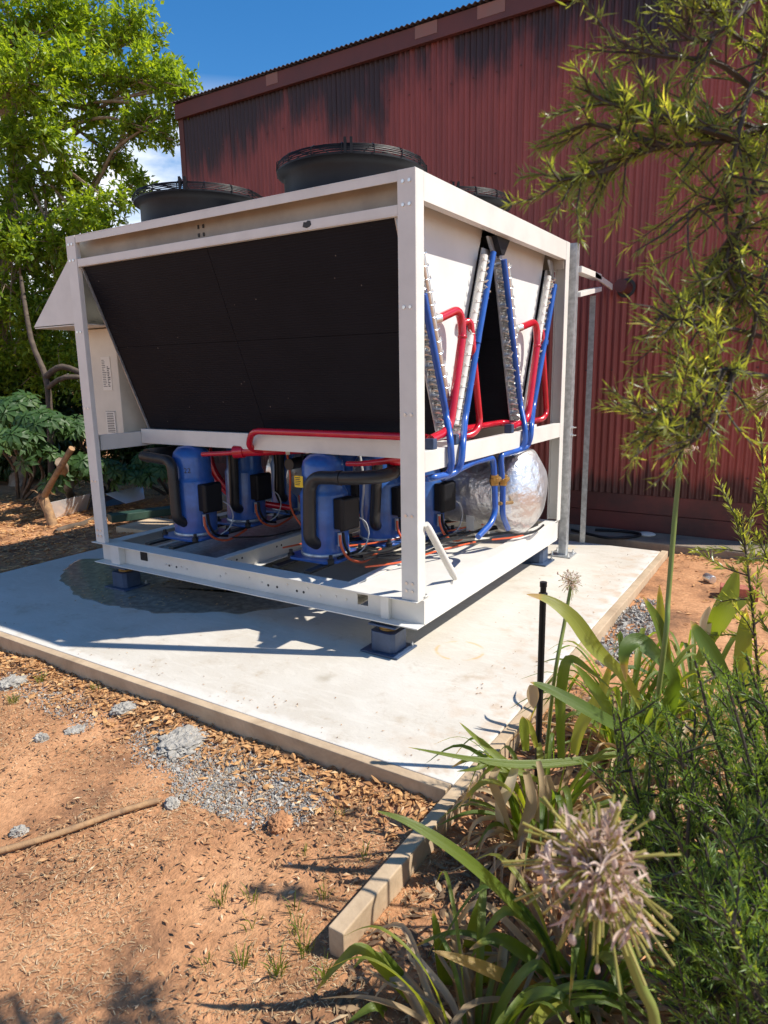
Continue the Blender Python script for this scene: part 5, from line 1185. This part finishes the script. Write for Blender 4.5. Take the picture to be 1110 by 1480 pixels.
# ---- agapanthus clumps
random.seed(51)
def clump(base, label):
    b = Vector(base); b.z = gz(b.x, b.y); return empty('agapanthus', b, label, 'plant', 'agapanthus clumps along the edging')
CLs = {'a': clump((1.00, -0.95, 0), 'agapanthus clump touching the slab corner edging'), 'b': clump((1.12, -1.72, 0), 'agapanthus clump with arching leaves at the bottom edge'),
       'c': clump((1.27, -1.45, 0), 'agapanthus clump with a yellow tipped leaf below the withered head'), 'd': clump((1.12, -0.30, 0), 'agapanthus clump with broad drooping leaves by the riser'),
       'e': clump((1.30, 0.05, 0), 'agapanthus clump with a tall bare stalk near the brick'), 'f': clump((1.50, -2.05, 0), 'agapanthus clump carrying the big withered flower head')}
def sleaf(key, pts, wpx, rnd=0.4, m=L_AGA, name='leaf', face=None):
    d = sum(q[2] for q in pts) / len(pts); w_ = wpx / FPX * d
    P = [at(*q) for q in pts]
    return MB().strap(P, w_ * 0.88, rnd * (0.8 if m is L_AGA and rnd < 0.95 else 1), face=face if face is not None else (CAM - P[len(P) // 2]).normalized() * 0.7 + Vector((0, 0, 0.7)), dry=random.choice((0.05, 0.1, 0.18)) if m is L_AGA else 0.0).build(name, m, CLs[key], smooth='flat')
cb = CLs['c'].location; 
sleaf('c', [(845,1440,1.72),(775,1343,1.62),(683,1252,1.55),(600,1194,1.52),(545,1172,1.52)], 22, 0.45)
sleaf('c', [(845,1450,1.72),(761,1426,1.62),(683,1394,1.55),(625,1374,1.52)], 24, 0.97)
sleaf('c', [(848,1445,1.72),(798,1412,1.64),(752,1376,1.6),(715,1357,1.58),(678,1373,1.56)], 26, 0.2)
sleaf('a', [(920,1085,2.25),(840,1100,2.2),(760,1106,2.15),(690,1099,2.1),(590,1080,2.05)], 16, 0.6)
sleaf('a', [(780,1130,2.2),(740,1110,2.2),(700,1078,2.2),(664,1044,2.2)], 14, 0.8)
sleaf('a', [(740,1120,2.2),(715,1095,2.2),(692,1110,2.15),(660,1115,2.15)], 10, 0.7)
sleaf('d', [(925,1020,2.0),(896,976,1.95),(859,939,1.9),(826,894,1.88),(792,868,1.88),(761,859,1.88)], 30, 0.88)
sleaf('d', [(940,1082,2.0),(907,1061,1.95),(855,1031,1.9),(796,998,1.88),(766,986,1.88)], 26, 0.15)
sleaf('d', [(811,1096,1.95),(810,1040,1.92),(811,1002,1.92),(822,954,1.9),(855,972,1.92),(892,1004,2.0)], 18, 0.35)
sleaf('d', [(966,1035,2.0),(970,982,1.95),(940,942,1.9),(918,928,1.9),(902,946,1.88),(905,985,1.88)], 32, 0.05)
sleaf('d', [(900,1090,2.0),(880,1030,2.0),(850,985,2.0),(830,960,2.0)], 20, 0.5)
sleaf('d', [(830,1090,2.2),(840,1050,2.2),(870,1000,2.2),(885,950,2.2)], 20, 0.9)
sleaf('d', [(760,1085,2.25),(757,1050,2.25),(755,1035,2.25)], 16, 0.8)
sleaf('d', [(775,1080,2.25),(768,1055,2.25),(760,1037,2.25)], 10, 0.9)
sleaf('e', [(966,960,2.3),(953,905,2.3),(929,862,2.3)], 18, 0.5)
sleaf('e', [(966,965,2.3),(956,905,2.3),(953,845,2.3)], 16, 0.92)
sleaf('e', [(1029,920,2.3),(1048,880,2.25),(1066,822,2.25)], 34, 0.75)
sleaf('e', [(1052,990,2.1),(1022,938,2.1),(998,897,2.1)], 30, 0.1)
sleaf('e', [(1068,1020,2.2),(1074,940,2.2),(1078,878,2.2)], 26, 0.85)
sleaf('e', [(1019,925,2.3),(1020,900,2.3),(1026,876,2.3)], 18, 1.0, L_DRY)
sleaf('e', [(1010,960,2.3),(1040,900,2.3),(1090,860,2.3)], 22, 0.6)
sleaf('b', [(620,1485,1.72),(596,1448,1.68),(557,1405,1.65),(521,1372,1.63),(490,1393,1.62),(453,1437,1.64)], 20, 0.6)
sleaf('b', [(624,1485,1.72),(611,1456,1.7),(576,1405,1.66),(547,1366,1.64)], 16, 0.4)
sleaf('b', [(646,1460,1.75),(645,1430,1.72),(635,1370,1.7),(625,1312,1.7)], 22, 0.2)
sleaf('b', [(650,1470,1.75),(674,1390,1.72),(690,1323,1.7),(701,1284,1.7)], 22, 0.55)
sleaf('b', [(690,1480,1.75),(705,1420,1.72),(700,1360,1.7),(690,1330,1.7)], 20, 0.3)
sleaf('b', [(640,1480,1.7),(590,1420,1.68),(540,1380,1.66),(510,1400,1.66)], 14, 0.7)
sleaf('b', [(600,1500,1.7),(560,1470,1.65),(540,1455,1.62),(500,1480,1.6)], 18, 0.5)
sleaf('c', [(852,1440,1.72),(860,1400,1.72),(880,1372,1.7),(905,1350,1.7)], 18, 0.6)
sleaf('c', [(840,1440,1.72),(842,1395,1.72),(838,1350,1.7)], 18, 0.75)
sleaf('c', [(855,1450,1.72),(900,1430,1.7),(930,1445,1.68),(960,1480,1.66)], 22, 0.5)
sleaf('f', [(996,1490,1.2),(1000,1440,1.18),(1009,1385,1.16)], 34, 0.3)
sleaf('f', [(1010,1490,1.25),(1025,1450,1.25),(1018,1400,1.25)], 22, 0.5)
# filler leaves and dry leaves round each clump
def filler(key, ng, nd, rad=0.42, hh=0.35, seed=0):
    random.seed(seed); c = Vector(CLs[key].location)
    for i in range(ng + nd):
        dry = i >= ng; a = random.uniform(0, 2 * math.pi); d = Vector((math.cos(a), math.sin(a), 0)); r_ = rad * random.uniform(0.5, 1.0); h_ = hh * random.uniform(0.4, 1.0) * (0.45 if dry else 1)
        b0 = c + d * random.uniform(0.01, 0.07); p1 = b0 + d * r_ * 0.25 + Vector((0, 0, h_ * 0.7)); p2 = b0 + d * r_ * 0.65 + Vector((0, 0, h_)); p3 = b0 + d * r_ + Vector((0, 0, h_ * random.uniform(0.3, 0.9)))
        if dry: p3.z = c.z + random.uniform(0.0, 0.04); p2 += rv() * 0.05
        if p3.x < 0.60 and not dry: continue
        MB().strap([b0, p1, p2, p3], random.uniform(0.010, 0.026), random.random() * (1 if dry else 0.75), keel=random.uniform(0.3, 0.7) if dry else 0.2, dry=0 if dry else random.choice((0, 0.08, 0.2))).build('dry_leaf' if dry else 'leaf', L_DRY if dry else L_AGA, CLs[key], smooth='flat')
filler('a', 34, 74, 0.36, 0.38, 1); filler('b', 22, 50, 0.38, 0.30, 2); filler('c', 22, 56, 0.42, 0.36, 3); filler('d', 56, 50, 0.47, 0.46, 4); filler('e', 40, 30, 0.44, 0.40, 5); filler('f', 16, 20, 0.4, 0.3, 6)
# hanging dry leaves at the slab corner
for q in ([(745,1110,2.15),(735,1140,2.12),(722,1170,2.12),(728,1230,2.15)], [(760,1115,2.15),(768,1160,2.12),(755,1210,2.12),(748,1260,2.15)], [(778,1100,2.15),(785,1150,2.12),(770,1205,2.12),(775,1250,2.12)], [(720,1110,2.12),(712,1130,2.1),(725,1165,2.1),(742,1210,2.12)],
          [(790,1120,2.1),(800,1180,2.1),(790,1240,2.1)], [(771,990,1.88),(770,1005,1.88),(771,1024,1.88)]):
    sleaf('a' if q[0][1] > 1000 else 'd', q, random.uniform(12, 20), random.random(), L_DRY, 'dry_leaf')
# flower heads
def head(pos, stalk, npd, ln, label, seed, thick=0.0022, flor=True, cat='flower head', grey=False):
    random.seed(seed); pos = Vector(pos); t = empty('withered_flower', pos, label, cat, 'withered agapanthus heads')
    MB().tube(stalk + [pos], [0.006] * len(stalk) + [0.005], 10, smooth=5).build('stalk', STALK, t, smooth=True)
    pd_ = MB(); fl = MB()
    for i in range(npd):
        d = rv(); d = (d + Vector((0, 0, 0.12))).normalized(); L_ = ln * random.uniform(0.45, 1.2); e = pos + d * L_ + Vector((0, 0, -0.15 * L_)); mid = pos.lerp(e, 0.5) + Vector((0, 0, 0.06 * L_)) + rv() * 0.003
        rn = random.random(); pd_.tube([pos, mid, e], [thick * 0.40, thick * 0.42, thick * 0.68], 5, rnd=rn)
        if not flor: continue
        if random.random() < 0.75:
            f0 = pos + d * L_ * random.uniform(0.2, 0.7)
            for k in range(random.randint(2, 5)):
                dd = (d * 0.6 + rv()).normalized(); p1 = f0 + dd * ln * 0.16 + rv() * 0.003; p2 = p1 + (dd + rv() * 0.8).normalized() * ln * 0.18
                fl.strap([f0, p1, p2], ln * random.uniform(0.03, 0.065), random.random(), keel=0.5, smooth=3)
        elif random.random() < 0.5:
            fl.lathe([(0.001, -0.003), (0.0028, 0.0), (0.0025, 0.004), (0.0008, 0.007)], e, 6)
    pd_.build('pedicel', L_PED, t, smooth=True, kind='stuff')
    if flor: fl.build('floret', L_FLOR, t, kind='stuff')
    return t
hp = at(864, 1256, 0.66)
head(hp, [Vector((1.545, -2.10, -0.10)).lerp(at(946, 1475, 0.72), t_) for t_ in (0, 0.25, 0.5, 0.72, 0.88)] + [at(946, 1475, 0.72), at(926, 1425, 0.705), at(900, 1355, 0.685)], 150, 0.080, 'big withered pale mauve flower head close up at lower right', 61)
p = at(826, 842, 2.15); b0 = onz(783, 1150, -0.08)
head(p, [Vector((b0.x, b0.y, -0.09)), at(800, 990, 2.14), at(815, 905, 2.15)], 46, 0.05, 'small mauve flower head on a thin stalk beside the riser', 62, thick=0.0014)
p = at(1112, 577, 1.6); head(p, [Vector((1.75, -0.9, -0.09)), at(1130, 800, 1.65)], 90, 0.055, 'grey dry seed head at the right edge before the shed', 63, thick=0.0016)
p = at(986, 640, 1.65); head(p, [Vector((1.30, -1.12, -0.09)), at(957, 960, 1.66), at(966, 860, 1.66), at(976, 740, 1.66)], 70, 0.045, 'tall agapanthus stalk with a withered head rising in front of the shed', 64, thick=0.0014)

# ---- litter, straw, grass
random.seed(81)
def litter(fn, n, l0, l1, wr, m, label, name, curl=0.3, lift=0.004):
    b = MB()
    for _ in range(n):
        x, y = fn()
        if SX0 < x < SX1 + 0.05 and SY0 - 0.045 < y < SY1: continue
        L_ = random.uniform(l0, l1); a = random.uniform(0, 6.28); d = Vector((math.cos(a), math.sin(a), random.uniform(-0.12, 0.3)))
        b.leaf(Vector((x, y, gz(x, y) + lift + random.random() * 0.008)), d, (Vector((0, 0, 1)) + rv() * 0.5).normalized(), L_, L_ * wr * random.uniform(0.6, 1.3), random.random(), fold=random.uniform(-0.4, 0.4), droop=random.uniform(-0.1, curl))
    return tag(b.build(name, m), label, 'leaf litter', kind='stuff')
def f_edge():
    x = random.uniform(-3.0, 0.62); return x, -0.93 - abs(random.gauss(0, 0.11))
litter(f_edge, 2600, 0.02, 0.055, 0.42, L_LITT, 'orange dry leaves heaped along the front timber edging', 'leaf_litter')
def f_open():
    while True:
        x = random.uniform(-2.6, 1.0); y = random.uniform(-2.3, -0.95)
        if noise.noise(Vector((x * 1.7, y * 1.7, 2))) + 0.5 * (y + 1.5) > random.uniform(-0.35, 0.5): return x, y
litter(f_open, 8000, 0.004, 0.030, 0.33, L_BED2, 'scattered dry leaves on the open red soil', 'leaf_litter')
def f_bed():
    return random.uniform(0.72, 1.9), random.uniform(-2.2, 0.3)
litter(f_bed, 5200, 0.015, 0.06, 0.35, L_BED, 'pale dead leaves in the planting bed', 'leaf_litter')
def f_right():
    return random.uniform(0.75, 1.8), 3.04 - abs(random.gauss(0, 0.12)) if random.random() < 0.5 else random.uniform(0.2, 3.0)
litter(f_right, 500, 0.015, 0.05, 0.4, L_LITT, 'dry leaves on bare soil near the shed footing', 'leaf_litter')
def f_left():
    return random.uniform(-7.5, -3.5), random.uniform(-0.6, 3.4)
litter(f_left, 9000, 0.03, 0.09, 0.3, L_LITT, 'brown leaf mulch covering the yard left of the slab', 'leaf_mulch', lift=0.006)
def straw(n):
    b = MB()
    for _ in range(n):
        while True:
            x = random.uniform(-2.2, 1.0); y = random.uniform(-2.4, -0.95)
            if noise.noise(Vector((x * 2.3, y * 2.3, 8))) > random.uniform(-0.3, 0.35): break
        a = random.uniform(0, 6.28) if random.random() < 0.5 else random.gauss(0.6, 0.5); L_ = random.uniform(0.006, 0.024) * (1.8 if random.random() < 0.08 else 1); d = Vector((math.cos(a), math.sin(a), random.uniform(-0.05, 0.18)))
        p = Vector((x, y, gz(x, y) + 0.003)); w_ = random.uniform(0.0005, 0.0014); s_ = Vector((-d.y, d.x, 0)) * w_
        b.add([p - s_, p + s_, p + d * L_ * 0.5 + s_ + Vector((0, 0, 0.004)), p + d * L_ * 0.5 - s_ + Vector((0, 0, 0.004)), p + d * L_ + Vector((0, 0, random.uniform(-0.003, 0.004)))], [(0, 1, 2, 3), (3, 2, 4)], random.random())
    tag(b.build('dry_straw', L_STRAW), 'pale dry grass straw strewn over the red soil', 'straw', kind='stuff')
straw(17000)
def tuft(px, py, n, h_, label, dry=False):
    p = onz(px, py, -0.09); p.z = gz(p.x, p.y); b = MB()
    for i in range(n):
        a = random.uniform(0, 6.28); o = Vector((math.cos(a), math.sin(a), 0)); q = p + o * random.uniform(0, 0.025); L_ = h_ * random.uniform(0.5, 1.1)
        b.strap([q, q + Vector((0, 0, L_ * 0.6)) + o * L_ * 0.15, q + Vector((0, 0, L_ * 0.95)) + o * L_ * random.uniform(0.3, 0.7)], random.uniform(0.002, 0.004), random.random(), smooth=3, tip=0.4)
    tag(b.build('grass_tuft', L_STRAW if dry else L_GRASS), label, 'grass', 'grass tufts on the soil')
for (q, n, h_, lab) in (((95,965),26,.055,'green grass tuft nearest the left end of the edging'), ((60,985),24,.05,'green grass tuft beside the left concrete lump'), ((20,1015),40,.05,'wide low green grass patch at the left edge'), ((140,1000),16,.04,'thin green tuft among orange leaves by the edging'),
                        ((365,1305),9,.055,'lone green grass sprout under the flower shadow'), ((320,1310),16,.06,'dark wiry tuft on open red soil'), ((365,1345),9,.05,'green sprout left of the timber end'), ((425,1325),9,.06,'upright green sprout near the flower shadow'), ((350,1400),24,.05,'dense green tuft in the bottom shade'),
                        ((400,1410),30,.06,'widest green tuft in the bottom shade'), ((440,1380),28,.06,'green tuft in shade before the timber end'), ((470,1300),14,.05,'green sprouts beside the right edging board'), ((430,1350),18,.05,'green tuft above the bottom shade'), ((525,1245),12,.05,'green sprouts against the edging board side'), ((300,1395),10,.04,'small sprout left of the dense shaded tuft'), ((470,1420),24,.06,'green tuft under arching strap leaves'), ((490,1180),8,.05,'small sprout below the slab corner'),
                        ((440,1240),7,.05,'thin sprout by the dark stalk shadow'), ((600,1245),9,.06,'green blades rising beside the right edging board')):
    tuft(q[0], q[1], n, h_, lab)
# petals and debris on the puddle
random.seed(91); b = MB()
for _ in range(190):
    p = onz(random.uniform(100, 330), random.uniform(812, 876), 0.005)
    b.leaf(Vector((p.x, p.y, 0.006)), Vector((random.uniform(-1, 1), random.uniform(-1, 1), 0.05)), Vector((0, 0, 1)), random.uniform(0.006, 0.035), random.uniform(0.005, 0.018), random.random())
tag(b.build('floating_debris', L_DRY), 'pale petals and leaf bits floating on the puddle', 'debris', kind='stuff')

random.seed(95); b = MB()
for _ in range(420):
    x, y = random.uniform(-3.3, 0.6), random.uniform(-0.85, 2.7)
    if random.random() < 0.5: x, y = (random.uniform(0.35, 0.63), y) if random.random() < 0.5 else (x, random.uniform(-0.87, -0.7))
    b.leaf(Vector((x, y, 0.003)), Vector((random.uniform(-1, 1), random.uniform(-1, 1), 0.1)), Vector((0, 0, 1)), random.uniform(0.003, 0.02), random.uniform(0.002, 0.007), random.random())
tag(b.build('slab_crumbs', L_BED2), 'crumbs of leaf and soil blown onto the concrete slab', 'debris', kind='stuff')
